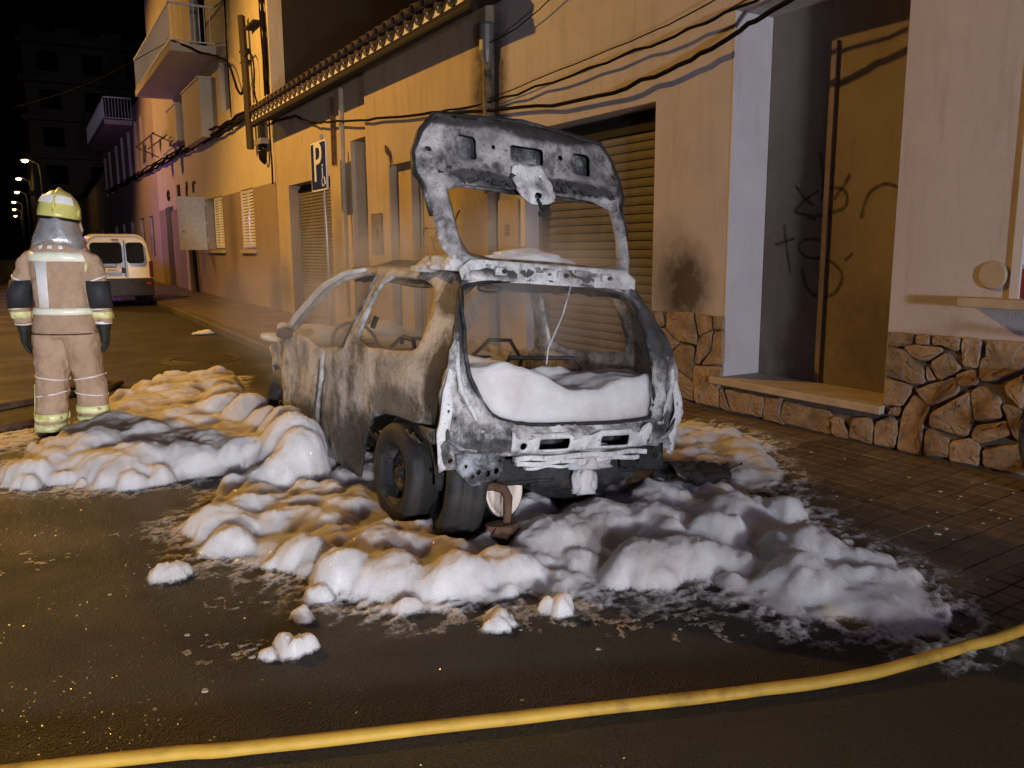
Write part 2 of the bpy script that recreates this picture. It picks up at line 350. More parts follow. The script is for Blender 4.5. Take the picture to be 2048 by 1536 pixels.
def m_burnt(name, ash=.5, rust=.25, streak=1.0, scale=3.2, tint=(1, 1, 1), rough=(.5, .85), pale=.50, drip=0, soot=.88, stains=()):
    """sheet metal after a fire: pale ash, bare grey, soot and rust in patches"""
    m, nt, b = nmat(name); v = coords(nt, (1, 1, 1/streak)); vo = coords(nt)
    n1 = noise_tex(nt, v, scale, 12, .74); k = .5+(.5-ash)*.30
    t = lambda x: tuple(x*y for y in tint)
    c = ramp(nt, n1, [(k-.15, t(.015)), (k-.07, t(.06)), (k-.01, t(pale*.35)), (k+.05, t(pale*.7)), (k+.14, t(pale))])
    sootk = soot; soot = noise_tex(nt, vo, scale*.45, 5, .6)
    c = mixc(nt, ramp(nt, soot, [(.50+.12*(ash-.5), 0), (.68+.12*(ash-.5), sootk)]), c, t(.022))
    n2 = noise_tex(nt, v, scale*2.3, 9, .72)
    c = mixc(nt, ramp(nt, n2, [(.64-.22*rust, 0), (.73-.2*rust, min(.9, .4+rust))]), c, (.12, .070, .042))
    if drip:
        dn = noise_tex(nt, coords(nt, (1, 1, .30)), 9, 8, .72); c = mixc(nt, ramp(nt, dn, [(.55, 0), (.68, drip)]), c, t(pale*1.1))
        dk = noise_tex(nt, coords(nt, (1, 1.0, .35)), 5.5, 8, .72); c = mixc(nt, ramp(nt, dk, [(.57, 0), (.70, drip)]), c, t(.05))
    for (x, y, z, rx, ry, rz, st) in stains:      # soot plumes burnt into the sheet
        mp = N(nt, 'ShaderNodeMapping'); mp.vector_type = 'TEXTURE'; mp.inputs['Location'].default_value = (x, y, z); mp.inputs['Scale'].default_value = (rx, ry, rz)
        nt.links.new(vo, mp.inputs['Vector']); g = N(nt, 'ShaderNodeTexGradient', gradient_type='SPHERICAL'); nt.links.new(mp.outputs[0], g.inputs['Vector'])
        q = N(nt, 'ShaderNodeMath', operation='MULTIPLY'); nt.links.new(g.outputs['Fac'], q.inputs[0]); nt.links.new(ramp(nt, noise_tex(nt, vo, 7, 9, .75), [(.25, .3), (.65, 1.5)]), q.inputs[1])
        c = mixc(nt, ramp(nt, q.outputs[0], [(.10, 0), (.38, st)]), c, t(.018))
    n3 = noise_tex(nt, vo, scale*15, 7, .72); c = mixc(nt, ramp(nt, n3, [(.57, 0), (.66, .8)]), c, (.03, .027, .024))
    nt.links.new(c, b.inputs['Base Color']); nt.links.new(ramp(nt, n3, [(.3, rough[0]), (.7, rough[1])]), b.inputs['Roughness'])
    b.inputs['Metallic'].default_value = .05; b.inputs['Specular IOR Level'].default_value = .4
    h = N(nt, 'ShaderNodeMath', operation='ADD'); nt.links.new(n3, h.inputs[0]); nt.links.new(n1, h.inputs[1])
    bump(nt, b, h.outputs[0], .45, .02); return m
M['burnt_side'] = m_burnt('burnt_side', .66, .10, 1.0, 3.4, (1, .98, .95), pale=.66, drip=.42, soot=.85, stains=((-.7, .22, .75, .6, .22, .42, .95), (-.7, 1.25, .25, .6, .55, .32, .9), (-.6, .35, 1.25, .5, .25, .16, .85), (-.7, 2.25, .2, .6, .5, .30, .8), (-.7, .75, .62, .6, .4, .14, .7)))
M['burnt_rear'] = m_burnt('burnt_rear', .66, .16, 1.3, 4.5, (1, .98, .96), pale=.58, soot=.85, stains=((-.58, .2, 1.16, .14, .6, .30, .95), (.60, .2, 1.12, .16, .6, .34, .9), (0, .3, 1.37, .7, .4, .07, .9), (-.5, .1, .53, .22, .5, .05, .8), (.62, .1, .60, .18, .5, .08, .8), (-.72, .2, .62, .05, .5, .3, .7)))
M['burnt_lid'] = m_burnt('burnt_lid', .64, .14, 1.1, 4.5, (1, .97, .95), pale=.48, soot=.75, stains=((.12, .7, 2.16, .50, .8, .085, .95), (-.45, .7, 2.15, .3, .8, .06, .8), (.3, .7, 1.86, .45, .8, .06, .9), (-.3, .7, 1.85, .3, .8, .05, .8), (.66, .6, 1.9, .08, .8, .3, .7)))
M['burnt_pale'] = m_burnt('burnt_pale', .85, .08, 1.2, 5.0, pale=.66, soot=.5)
M['burnt_roof'] = m_burnt('burnt_roof', .30, .5, 1.0, 4.0, (1, .85, .65))
M['burnt_black'] = m_burnt('burnt_black', .02, .12, 1.0, 5.0, (.8, .8, .85), (.35, .7))
M['burnt_grey'] = m_burnt('burnt_grey', .34, .1, 1.0, 6.0, (.85, .88, .95))
M['rust'] = pbr('rust', [(.3, (.04, .022, .013)), (.7, (.14, .075, .042))], 14, .85, 60, .6, .006)
M['hose'] = pbr('hose', [(.25, (.16, .09, .012)), (.45, (.42, .25, .03)), (.75, (.52, .32, .04))], 7, .6, 260, .4, .003, stretch=(1, 1, 1))
# smoke-stained inner sheets, retroreflective tape, fire kit
M['kit'] = pbr('kit', [(.3, (.36, .24, .155)), (.7, (.50, .35, .24))], 7, .85, 220, .35, .003)
M['tape'] = pbr('tape', [(.3, (.80, .82, .60)), (.55, (.95, .97, .80))], 16, .35, 60, .2, .003, spec=.8)
M['tape_white'] = flat('tape_white', (.95, .95, .93), .35, 0, .8)
M['tape_yellow'] = pbr('tape_yellow', [(.35, (.55, .55, .12)), (.55, (.85, .86, .45))], 14, .4, 60, .2, .003, spec=.7)
M['patch'] = flat('patch', (.035, .035, .040), .7)
M['glove'] = pbr('glove', [(.3, (.012, .014, .012)), (.7, (.03, .034, .03))], 12, .7, 60, .5, .006)
M['boot'] = flat('boot', (.014, .012, .010), .45)
M['cape'] = pbr('cape', [(.3, (.34, .34, .36)), (.7, (.60, .60, .62))], 7, .36, 11, .35, .03, .5)
M['helmet'] = flat('helmet', (.72, .68, .20), .25, 0, .7)
M['helmet_black'] = flat('helmet_black', (.012, .012, .012), .3)
M['skin'] = flat('skin', (.50, .31, .22), .6)

# ------------------------------------------------------------------ ground
KERB = 2.9
def kerb_x(y): return KERB+max(0, y-10)*.024
def ground_z(x, y):
    """pavement height: dropped kerb in front of the garage, full kerb farther on"""
    hi = .12; lo = .025
    k = min(1, max(0, (y-9.0)/1.6)); zk = lo+(hi-lo)*k
    t = min(1, max(0, (x-KERB)/(4.95-KERB)))
    return zk+(hi-zk)*t
tag(MB().add([(-90, -60, 0), (90, -60, 0), (90, 320, 0), (-90, 320, 0)], [(0, 1, 2, 3)]).build('road', M['asphalt']), 'dark wet asphalt road surface', None, kind='structure')
def pavement():
    root = empty('pavement'); tag(root, 'small tiled pavement along the house fronts with its kerb', None, kind='structure')
    mb = MB(); ys = [-6, 0, 2, 4, 6, 7.5, 8.5, 9, 9.4, 9.8, 10.2, 10.6, 12, 16, 20, 26, 40, 70, 120]
    xs = [KERB+.15, 3.3, 3.8, 4.4, 5.0, 5.6]
    for i, y in enumerate(ys):
        for x in [max(q, kerb_x(y)+.12) for q in xs]: mb.v.append((x, y, ground_z(x, y)-(.012 if y < 6.7 else 0)))
    n = len(xs)
    for i in range(len(ys)-1):
        for j in range(n-1): a = i*n+j; mb.f.append((a, a+1, a+n+1, a+n))
    mb.build('pavement_base', M['tile'], root)
    # tiles one by one where the picture shows them, all cut from one mesh
    s = .2; hh = .0065; rng = random.Random(2)
    t = MB()
    for i in range(2):
        for j in range(2):
            a, b = .0015+i*.0985, .0015+j*.0985
            t.add([(a, b, 0), (a+.0965, b, 0), (a+.0965, b+.0965, 0), (a, b+.0965, 0), (a+.003, b+.003, hh), (a+.0935, b+.003, hh), (a+.0935, b+.0935, hh), (a+.003, b+.0935, hh)],
                  [(4, 5, 6, 7), (0, 1, 5, 4), (1, 2, 6, 5), (2, 3, 7, 6), (3, 0, 4, 7)])
    me = t.mesh('tile'); me.materials.append(M['tile'])
    for iy in range(26):
        y = 1.3+iy*s
        for ix in range(9):
            x = KERB+.16+ix*s+.0
            o = link('tile', me, None, root); sl = (ground_z(x+s, y)-ground_z(x, y))/s
            o.location = (x, y, ground_z(x, y)-.008+rng.uniform(-.0012, .0012)); o.rotation_euler = (rng.uniform(-.004, .004), -math.atan(sl)+rng.uniform(-.004, .004), 0)
    k = MB(); k.add([(0, .006, -.12), (.14, .006, -.12), (.14, .994, -.12), (0, .994, -.12), (.012, .006, 0), (.14, .006, 0), (.14, .994, 0), (.012, .994, 0), (0, .006, -.015), (0, .994, -.015)],
        [(4, 5, 6, 7), (8, 4, 7, 9), (0, 8, 9, 3), (1, 2, 6, 5), (0, 1, 5, 4, 8), (3, 9, 7, 6, 2)])
    km = k.mesh('kerbstone'); km.materials.append(M['kerb'])
    for i in range(-4, 44):
        o = link('kerbstone', km, None, root); z = (ground_z(KERB, i)+ground_z(KERB, i+1))/2
        o.location = (kerb_x(i), i, z); o.rotation_euler = (math.atan(ground_z(KERB, i+1)-ground_z(KERB, i)), 0, -math.atan(kerb_x(i+1)-kerb_x(i)))
pavement()
def road_details():
    root = empty('manhole_cover', (2.08, 11.5, 0)); tag(root, 'round iron manhole cover in the road beside the foam', 'manhole cover')
    MB().lathe([(.0, .012), (.36, .012), (.37, .006), (.37, .0)], 32).build('cover', M['iron'], root)
    MB().lathe([(.40, .0), (.40, .010), (.50, .008), (.51, .0)], 32).build('rim', M['road_paint'], root)
    mb = MB(); rng = random.Random(3)
    for (a, b) in (((-.4, 14.75), (2.75, 13.25)), ((2.75, 13.25), (2.35, 10.4))):
        a = Vector((*a, .005)); b = Vector((*b, .005)); d = (b-a).normalized(); n = Vector((-d.y, d.x, 0))*.022
        mb.add([a-n, b-n, b+n, a+n], [(0, 1, 2, 3)])
    tag(mb.build('road_marking', M['road_paint']), 'worn thin paint line crossing the road', None, kind='structure')
road_details()

# ------------------------------------------------------------------ near house with stone plinth and roller shutter
STONES = [[(3.328,0.887),(3.155,0.889),(3.167,0.83),(3.231,0.806),(3.329,0.802)],[(3.139,0.888),(3.047,0.893),(3.039,0.837),(3.137,0.833)],[(3.024,0.893),(2.858,0.893),(2.856,0.809),(2.929,0.826),(2.962,0.837),(3.022,0.836)],[(2.841,0.889),(2.735,0.89),(2.736,0.729),(2.825,0.726)],[(2.688,0.885),(2.48,0.888),(2.47,0.782),(2.512,0.731),(2.64,0.662),(2.715,0.656),(2.713,0.777),(2.686,0.794)],[(3.219,0.797),(3.163,0.815),(2.973,0.821),(2.983,0.784),(3.06,0.725),(3.122,0.728)],[(3.333,0.779),(3.228,0.777),(3.085,0.678),(3.075,0.585),(3.13,0.571),(3.328,0.603)],[(3.029,0.716),(2.927,0.796),(2.839,0.708),(2.873,0.671),(2.969,0.622)],[(3.061,0.681),(3.046,0.689),(2.988,0.612),(3.055,0.603)],[(2.865,0.656),(2.761,0.71),(2.732,0.68),(2.732,0.626),(2.835,0.594)],[(3.333,0.576),(3.162,0.547),(3.151,0.523),(3.207,0.417),(3.327,0.405)],[(3.116,0.535),(2.876,0.643),(2.846,0.604),(2.846,0.549),(3.001,0.451),(3.028,0.459)],[(3.269,0.401),(3.206,0.401),(3.222,0.343),(3.308,0.341)],[(3.123,0.486),(3.033,0.439),(3.025,0.39),(3.055,0.308),(3.047,0.129),(3.213,0.126),(3.193,0.322),(3.177,0.39)],[(2.997,0.401),(2.772,0.56),(2.739,0.39),(2.773,0.298),(2.996,0.318)],[(2.755,0.575),(2.688,0.617),(2.584,0.547),(2.567,0.456),(2.722,0.403)],[(2.559,0.644),(2.464,0.714),(2.445,0.512),(2.552,0.593)],[(2.565,0.521),(2.444,0.5),(2.428,0.33),(2.477,0.344)],[(2.713,0.364),(2.545,0.425),(2.508,0.35),(2.675,0.275),(2.731,0.294)],[(3.02,0.288),(2.875,0.253),(2.872,0.141),(3.021,0.128)],[(2.861,0.237),(2.736,0.287),(2.684,0.243),(2.677,0.134),(2.858,0.125)],[(2.653,0.225),(2.494,0.294),(2.427,0.319),(2.411,0.136),(2.64,0.143)],[(3.382,0.261),(3.278,0.327),(3.224,0.277),(3.227,0.13),(3.38,0.126)],[(5.483,0.881),(5.183,0.884),(5.109,0.64),(5.334,0.652),(5.488,0.731)],[(5.649,0.877),(5.572,0.875),(5.523,0.77),(5.637,0.742)],[(5.145,0.887),(4.962,0.886),(4.948,0.785),(5.088,0.715)],[(4.938,0.883),(4.827,0.886),(4.83,0.784),(4.919,0.788)],[(5.636,0.719),(5.511,0.729),(5.359,0.622),(5.512,0.472),(5.63,0.531)],[(5.332,0.602),(5.155,0.602),(5.153,0.332),(5.461,0.478)],[(5.081,0.693),(4.947,0.753),(4.949,0.611),(5.087,0.475),(5.128,0.482)],[(4.917,0.745),(4.821,0.763),(4.814,0.507),(5.04,0.476),(4.925,0.614)],[(5.126,0.437),(4.824,0.467),(4.852,0.328),(4.829,0.146),(5.104,0.146),(5.133,0.312)],[(5.628,0.495),(5.477,0.441),(5.158,0.297),(5.135,0.148),(5.382,0.173),(5.617,0.162)],[(4.821,0.293),(4.793,0.291),(4.697,0.133),(4.813,0.14)],[(4.759,0.296),(4.36,0.291),(4.376,0.143),(4.677,0.132)],[(4.342,0.294),(4.188,0.304),(4.21,0.177),(4.16,0.124),(4.351,0.128)],[(4.164,0.293),(3.768,0.275),(3.753,0.207),(3.731,0.121),(4.142,0.127),(4.198,0.174)],[(3.735,0.245),(3.664,0.249),(3.588,0.166),(3.59,0.122),(3.711,0.12)],[(3.555,0.259),(3.442,0.292),(3.401,0.244),(3.397,0.126),(3.575,0.125)],[(3.383,0.248),(3.234,0.308),(3.219,0.236),(3.229,0.135),(3.378,0.121)]]
GRAF = [[(4.529,1.925),(4.461,1.851),(4.35,1.761)],[(4.303,1.866),(4.398,1.827),(4.517,1.733),(4.49,1.712),(4.376,1.687),(4.267,1.683),(4.174,1.704),(4.072,1.734),(4.049,1.799),(4.069,1.847),(4.116,1.879),(4.257,1.892)],[(4.039,1.977),(4.064,1.932),(4.105,1.878),(4.168,1.796)],[(4.31,2.162),(4.282,2.005),(4.266,1.859),(4.28,1.792)],[(4.4,1.668),(4.319,1.656)],[(4.704,1.465),(4.51,1.515)],[(4.62,1.624),(4.6,1.511),(4.538,1.242)],[(4.23,1.496),(4.328,1.507),(4.426,1.498),(4.468,1.458),(4.446,1.407),(4.368,1.362),(4.245,1.358),(4.148,1.329),(4.068,1.262),(4.058,1.194),(4.109,1.103),(4.213,1.059),(4.3,1.075),(4.379,1.143),(4.409,1.224),(4.427,1.275)],[(3.97,1.398),(4.039,1.345)],[(3.62,1.847),(3.739,1.886),(3.85,1.843),(3.898,1.763),(3.922,1.652)]]
def pierced_wall(name, outer, holes, thick, mat, parent, yz=lambda a, b, d: (d, a, b)):
    """wall slab in the (y, z) plane, front at depth 0, pierced by holes"""
    pts = []; edges = []
    for lp in [outer]+holes:
        n0 = len(pts); pts += lp; edges += [(n0+i, n0+(i+1) % len(lp)) for i in range(len(lp))]
    vs, es, fs, *_ = delaunay_2d_cdt([Vector(p) for p in pts], edges, [], 0, 1e-5); mb = MB()
    keep = []
    for f in fs:
        c = (sum(vs[i][0] for i in f)/3, sum(vs[i][1] for i in f)/3)
        if inside(c, outer) and not any(inside(c, h) for h in holes): keep.append(tuple(f))
    n = len(vs); mb.v = [yz(v[0], v[1], 0) for v in vs]+[yz(v[0], v[1], thick) for v in vs]
    mb.f = keep+[tuple(i+n for i in f[::-1]) for f in keep]
    cnt = {}
    for f in keep:
        for i in range(3):
            e = (f[i], f[(i+1) % 3]); cnt[tuple(sorted(e))] = cnt.get(tuple(sorted(e)), 0)+1
    for (a, b), c in cnt.items():
        if c == 1: mb.f.append((a, b, b+n, a+n))
    return mb.build(name, mat, parent)
def rect(a0, a1, b0, b1): return [(a0, b0), (a1, b0), (a1, b1), (a0, b1)]
def roller(parent, y0, y1, z0, z1, x, pitch, mat, each=True):
    """roller shutter of curved slats between y0 and y1"""
    sh = empty('roller_shutter'); sh.parent = parent
    def prof(mb, zb):
        p = [(0, 0), (-.012, .010), (-.017, pitch*.45), (-.013, pitch*.8), (-.001, pitch*.93), (.0, pitch*.985), (.012, pitch*.985), (.012, 0)]
        mb.rings([[(x+a, y, zb+b) for a, b in p] for y in (y0, y1)])
    n = int((z1-z0)/pitch)
    if each:
        mb = MB(); prof(mb, 0); me = mb.mesh('slat'); me.materials.append(mat)
        for i in range(n): o = link('slat', me, None, sh); o.location = (0, 0, z0+i*pitch)
    else:
        mb = MB()
        for i in range(n): prof(mb, z0+i*pitch)
        o = mb.build('slats', mat, sh); o['kind'] = 'stuff'
    box('box_front', M['dark_metal'], sh, x-.03, x+.10, y0, y1, z0+n*pitch+.004, z1+.06)
    for s, e in ((y0-.03, y0), (y1, y1+.03)): box('guide', M['grey_metal'], sh, x-.03, x+.05, s+.001, e-.001, z0, z1)
    return sh
def stone_mesh(poly, depth, rng):
    cx = sum(p[0] for p in poly)/len(poly); cy = sum(p[1] for p in poly)/len(poly)
    poly = [(cx+(a-cx)*1.10, cy+(b-cy)*1.10) for a, b in poly]
    sm = smooth_poly([(a+rng.uniform(-.006, .006), b+rng.uniform(-.005, .005)) for a, b in resample(poly, .06)], 1)
    mb = MB(); rings = []
    for sc, dx in ((1.0, .0), (.99, -.55), (.955, -.85), (.90, -1.0), (.55, -1.06)):
        rings.append([(dx*depth+(rng.uniform(-.006, .006) if sc < .95 else 0), cy_(sc, cx, a), cy_(sc, cy, b)) for a, b in sm])
    mb.rings(rings, True, True); return mb
def cy_(s, c, a): return c+(a-c)*s
def near_house():
    root = empty('plastered_house', (4.95, 0, 0))
    tag(root, 'pale plastered house with crazy stone plinth, deep doorway recess and wide roller shutter', 'house')
    y0, y1 = -6, 8.55
    outer = [(y0, -.1), (5.74, -.1), (5.74, 2.71), (7.88, 2.71), (7.88, -.1), (y1, -.1), (y1, 7), (y0, 7)]
    rec = rect(3.36, 4.84, .36, 3.25); win = rect(1.15, 2.56, 1.14, 2.95)
    pierced_wall('wall', outer, [rec, win], .41, M['plaster_near'], root)
    # recess lining, sill, doorway back wall
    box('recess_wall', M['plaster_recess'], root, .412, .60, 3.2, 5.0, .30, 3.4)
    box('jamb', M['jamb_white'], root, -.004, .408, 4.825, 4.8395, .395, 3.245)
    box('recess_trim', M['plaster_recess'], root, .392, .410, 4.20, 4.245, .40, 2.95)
    s = box('sill', M['marble'], root, -.075, .405, 3.335, 4.915, .335, .392, bevel=.006)
    gr = MB()
    for st in GRAF:
        pts = [Vector((.411, a, b)) for a, b in st]
        sm = [pts[0]]
        for i in range(len(pts)-1):
            for k in range(1, 5):
                t = k/4; p0 = pts[max(i-1, 0)]; p1 = pts[i]; p2 = pts[i+1]; p3 = pts[min(i+2, len(pts)-1)]
                sm.append(.5*((2*p1)+(p2-p0)*t+(2*p0-5*p1+4*p2-p3)*t*t+(3*p1-p0-3*p2+p3)*t**3))
        L = []; Rr = []
        for i, p in enumerate(sm):
            d = (sm[min(i+1, len(sm)-1)]-sm[max(i-1, 0)]).normalized(); nn = Vector((0, -d.z, d.y))*.012
            L.append(p-nn+Vector((-.003, 0, 0))); Rr.append(p+nn+Vector((-.003, 0, 0)))
        n = len(sm); gr.add(L+Rr, [(i, i+1, n+i+1, n+i) for i in range(n-1)])
    m, nt, b = nmat('spray_paint'); b.inputs['Roughness'].default_value = .9; b.inputs['Base Color'].default_value = (.06, .045, .045, 1)
    mx = N(nt, 'ShaderNodeMixShader'); tr = N(nt, 'ShaderNodeBsdfTransparent'); nt.links.new(ramp(nt, noise_tex(nt, coords(nt), 26, 4), [(.35, .45), (.65, .85)]), mx.inputs[0])
    nt.links.new(tr.outputs[0], mx.inputs[1]); nt.links.new(b.outputs[0], mx.inputs[2]); nt.links.new(mx.outputs[0], nt.nodes['Material Output'].inputs[0])
    gr.build('graffiti', m, root, fix=False)
    # plinth with individually set stones
    pl = empty('plinth'); pl.parent = root; rng = random.Random(11)
    mb = MB(); mb.box(-.012, -.001, y0, 3.345, -.1, .885); mb.box(-.012, -.001, 3.345, 4.90, -.1, .334); mb.box(-.012, -.001, 4.905, 5.738, -.1, .885)
    mb.build('mortar_bed', M['mortar'], pl)
    polys = [list(p) for p in STONES]
    # farther stones beyond the frame edge
    for i in range(60):
        pass
    cells = []
    for iy in range(12):
        for iz in range(3):
            cells.append((2.42-.27*iy-(.13 if iz % 2 else 0)-.12, .22+iz*.27))
    for (cx, cz) in cells:
        if cx > 2.20: continue
        n = 6; polys.append([(cx+(.118+rng.uniform(-.015, .012))*math.cos(a+rng.uniform(-.15, .15)), min(.88, max(.10, cz+(.122+rng.uniform(-.012, .01))*math.sin(a)))) for a in [2*math.pi*k/n for k in range(n)]])
    for p in polys:
        stone_mesh(p, .026+rng.uniform(-.006, .010), rng).build('stone', M['stone'], pl, smooth=False).location = (-.010, 0, 0)
    # window at the edge of the view
    w = empty('window'); w.parent = root
    mb = MB(); f = rect(1.15, 2.56, 1.14, 2.95)
    for a0, a1, b0, b1 in ((1.152, 1.21, 1.16, 2.94), (2.50, 2.558, 1.16, 2.94), (1.21, 2.50, 1.16, 1.22), (1.21, 2.50, 2.88, 2.94), (1.83, 1.88, 1.22, 2.88)): mb.box(.20, .26, a0, a1, b0, b1)
    mb.build('frame', M['white_paint'], w); box('pane', M['glass_dark'], w, .225, .235, 1.20, 2.51, 1.21, 2.89)
    box('reveal', M['jamb_white'], w, -.018, .195, 2.545, 2.595, 1.145, 2.945)
    box('window_sill', M['marble'], root, -.16, .19, .95, 2.82, 1.09, 1.145, bevel=.006)
    MB().lathe([(.0, -.02), (.075, -.02), (.082, -.012), (.085, 0)], 20, 'X', (0, 2.70, 1.275)).build('patch_plate', M['marble'], root)
    roller(root, 5.775, 7.845, .10, 2.58, .20, .083, M['shutter'])
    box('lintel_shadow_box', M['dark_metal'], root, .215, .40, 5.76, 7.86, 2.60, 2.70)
    # gas meter cupboard door with vent, pale strip painting cool light on the garage jamb
    md = empty('meter_door'); md.parent = root
    box('panel', M['panel_tan'], md, -.02, -.002, 8.03, 8.47, 1.20, 2.00, bevel=.004)
    mb = MB()
    for i in range(5): mb.box(-.024, -.021, 8.20, 8.30, 1.60+i*.026, 1.612+i*.026)
    mb.build('vent_slot', M['dark_metal'], md)
    box('lit_jamb_strip', M['jamb_white'], root, -.006, -.001, 7.90, 7.985, .9, 2.2)
    return root
near_house()
rb = empty('planter_box', (5.02, 2.40, 1.147)); tag(rb, 'small red box standing on the window ledge', 'box')
MB().box(-.07, .07, -.16, .16, 0, .17).build('box_body', flat('red_box', (.35, .045, .03), .5), rb, bevel=.01)
MB().box(-.075, .075, -.165, .165, .171, .192).build('rim', M['white_paint'], rb, bevel=.004)

# ------------------------------------------------------------------ low tiled house, tall house and the row beyond
TH = math.atan(.012)
def facade(name, s, label, cat='house'):
    o = empty(name, (4.95+math.sin(TH)*s, 9.0+math.cos(TH)*s, 0), (0, 0, -TH)); tag(o, label, cat); return o
def shutters(parent, y0, y1, z0, z1, x, mat, n=16):
    """two louvred leaves closed in a window opening"""
    ym = (y0+y1)/2
    for a, b in ((y0, ym-.004), (ym+.004, y1)):
        lf = empty('shutter'); lf.parent = parent; mb = MB(); fr = .055
        mb.box(x, x+.035, a, a+fr, z0, z1); mb.box(x, x+.035, b-fr, b, z0, z1)
        mb.box(x, x+.035, a+fr, b-fr, z0, z0+.08); mb.box(x, x+.035, a+fr, b-fr, z1-.08, z1)
        mb.build('frame', mat, lf)
        h = (z1-z0-.16)/n; sl = MB(); sl.add([(0, a+fr, 0), (0, b-fr, 0), (.030, b-fr, h*.75), (.030, a+fr, h*.75), (.006, a+fr, -.004), (.006, b-fr, -.004), (.036, b-fr, h*.75-.004), (.036, a+fr, h*.75-.004)],
            [(0, 1, 2, 3), (4, 7, 6, 5), (0, 4, 5, 1), (2, 6, 7, 3), (0, 3, 7, 4), (1, 5, 6, 2)])
        me = sl.mesh('slat'); me.materials.append(mat)
        for i in range(n): o = link('slat', me, None, lf); o.location = (x, 0, z0+.085+i*h)
def tiled_house():
    root = facade('tiled_roof_house', 0, 'low ochre house with clay tile eaves, small shutter and two doorways')
    a, b, zt = -.44, 9.18, 4.22
    st = 3.48
    pierced_wall('wall', [(st, -.1), (3.5, -.1), (3.5, 3.22), (4.45, 3.22), (4.45, -.1), (5.57, -.1), (5.57, 2.75), (8.26, 2.75), (8.26, -.1), (b, -.1), (b, zt), (st, zt)], [], .35, M['plaster_ochre'], root)
    pierced_wall('projecting_wall', [(a, -.1), (.27, -.1), (.27, 2.66), (2.56, 2.66), (2.56, -.1), (st-.003, -.1), (st-.003, zt), (a, zt)], [], .45, M['plaster_ochre'], root, lambda p, q, d: (d-.10, p, q))
    roller(root, 5.60, 8.22, .12, 2.62, .22, .062, M['shutter'], each=False)
    box('lintel_box', M['dark_metal'], root, .235, .34, 5.59, 8.24, 2.66, 2.74)
    for nm, y0, y1, z1, x in (('door', 3.52, 4.43, 3.02, .26), ('double_door', .30, 2.02, 2.42, .16)):
        d = empty(nm); d.parent = root
        box('door_leaf', M['panel_tan'], d, x, x+.05, y0, y1, .12, z1)
        mb = MB(); mb.box(x-.03, x+.06, y0-.0, y0+.07, .12, z1+.07); mb.box(x-.03, x+.06, y1-.07, y1, .12, z1+.07); mb.box(x-.03, x+.06, y0+.071, y1-.071, z1, z1+.07); mb.build('door_frame', M['plaster_ochre'], d)
        mb = MB()
        for k in range(3): mb.box(x-.012, x-.001, y0+.12, y1-.12, .3+k*.72, .88+k*.72) if z1 > 2.9 or k < 3 and .88+k*.72 < z1 else None
        mb.build('door_panel', M['panel_tan'], d)
    box('doorway_reveal', M['plaster_ochre'], root, .02, .349, 2.03, 2.555, -.05, 2.655)
    box('doorway_head', M['dark_metal'], root, .17, .34, .275, 2.025, 2.50, 2.655)
    box('door_head', M['dark_metal'], root, .27, .34, 3.505, 4.445, 3.10, 3.21)
    # scribble on the double door
    mb = MB(); rng = random.Random(5)
    for k in range(7):
        y = 1.9-rng.random()*.7; z = 1.1+rng.random()*.9; p = [Vector((.145, y+.1*math.sin(t*1.3+k), z+.09*(t-3)+.05*math.cos(t*2+k))) for t in range(7)]
        mb.tube(p, .007, 4)
    arc = [Vector((.145, .72+.22*math.cos(t), 1.62+.33*math.sin(t))) for t in np.linspace(.0, math.pi, 12)]; mb.tube([Vector((.145, .94, 1.1))]+arc+[Vector((.145, .5, 1.1))], .012, 4)
    mb.build('graffiti', flat('graffiti_brown', (.09, .06, .045), .9), root)
    eb = empty('meter_box'); eb.parent = root
    box('panel', pbr('meter_panel', [(.4, (.09, .08, .065)), (.7, (.2, .17, .13))], 14, .7), eb, -.128, -.101, 2.86, 3.28, 1.37, 1.99, bevel=.004)
    box('slot', M['dark_metal'], eb, -.131, -.1285, 2.99, 3.07, 1.58, 1.76)
    # bird-shaped rusty bracket, conduit and downpipe
    MB().tube([(-.12, 2.62, 2.95), (-.15, 2.5, 2.86), (-.12, 2.45, 2.78), (-.13, 2.40, 2.62)], [.012, .03, .022, .008], 6).build('rusty_bracket', M['rust'], root)
    MB().tube([(-.03, 4.75, 4.1), (-.03, 4.78, 3.0), (-.03, 4.80, .3)], .045, 8).build('conduit', M['plaster_ochre'], root)
    mb = MB()
    for dy in (0, .12): mb.tube([(-.03, 5.15+dy, 4.05), (-.03, 5.17+dy, 2.9)], .022, 6)
    mb.build('conduit', M['rust'], root)
    # fascia, soffit
    mb = MB(); mb.add([(.02, a-.35, 4.18), (.02, b, 4.18), (-.44, b, 4.085), (-.44, a-.35, 4.085), (.02, a-.35, 4.21), (.02, b, 4.21), (-.46, b, 4.115), (-.46, a-.35, 4.115)], [(0, 1, 2, 3), (4, 7, 6, 5), (2, 6, 7, 3), (0, 3, 7, 4), (1, 5, 6, 2), (0, 4, 5, 1)])
    mb.build('soffit', M['wood_dark'], root)
    mb = MB(); mb.tube([(-.43, a-.35, 4.03), (-.43, b, 4.05)], .055, 10); mb.build('gutter', M['dark_metal'], root)
    # roof: deck, then each eave tile
    rf = empty('roof'); rf.parent = root
    sl = .38
    mb = MB(); mb.add([(-.40, a-.35, 4.20), (-.40, b, 4.20), (4.0, b, 4.20+4.4*sl), (4.0, a-.35, 4.20+4.4*sl)], [(0, 1, 2, 3)]); mb.build('roof_deck', M['clay'], rf)
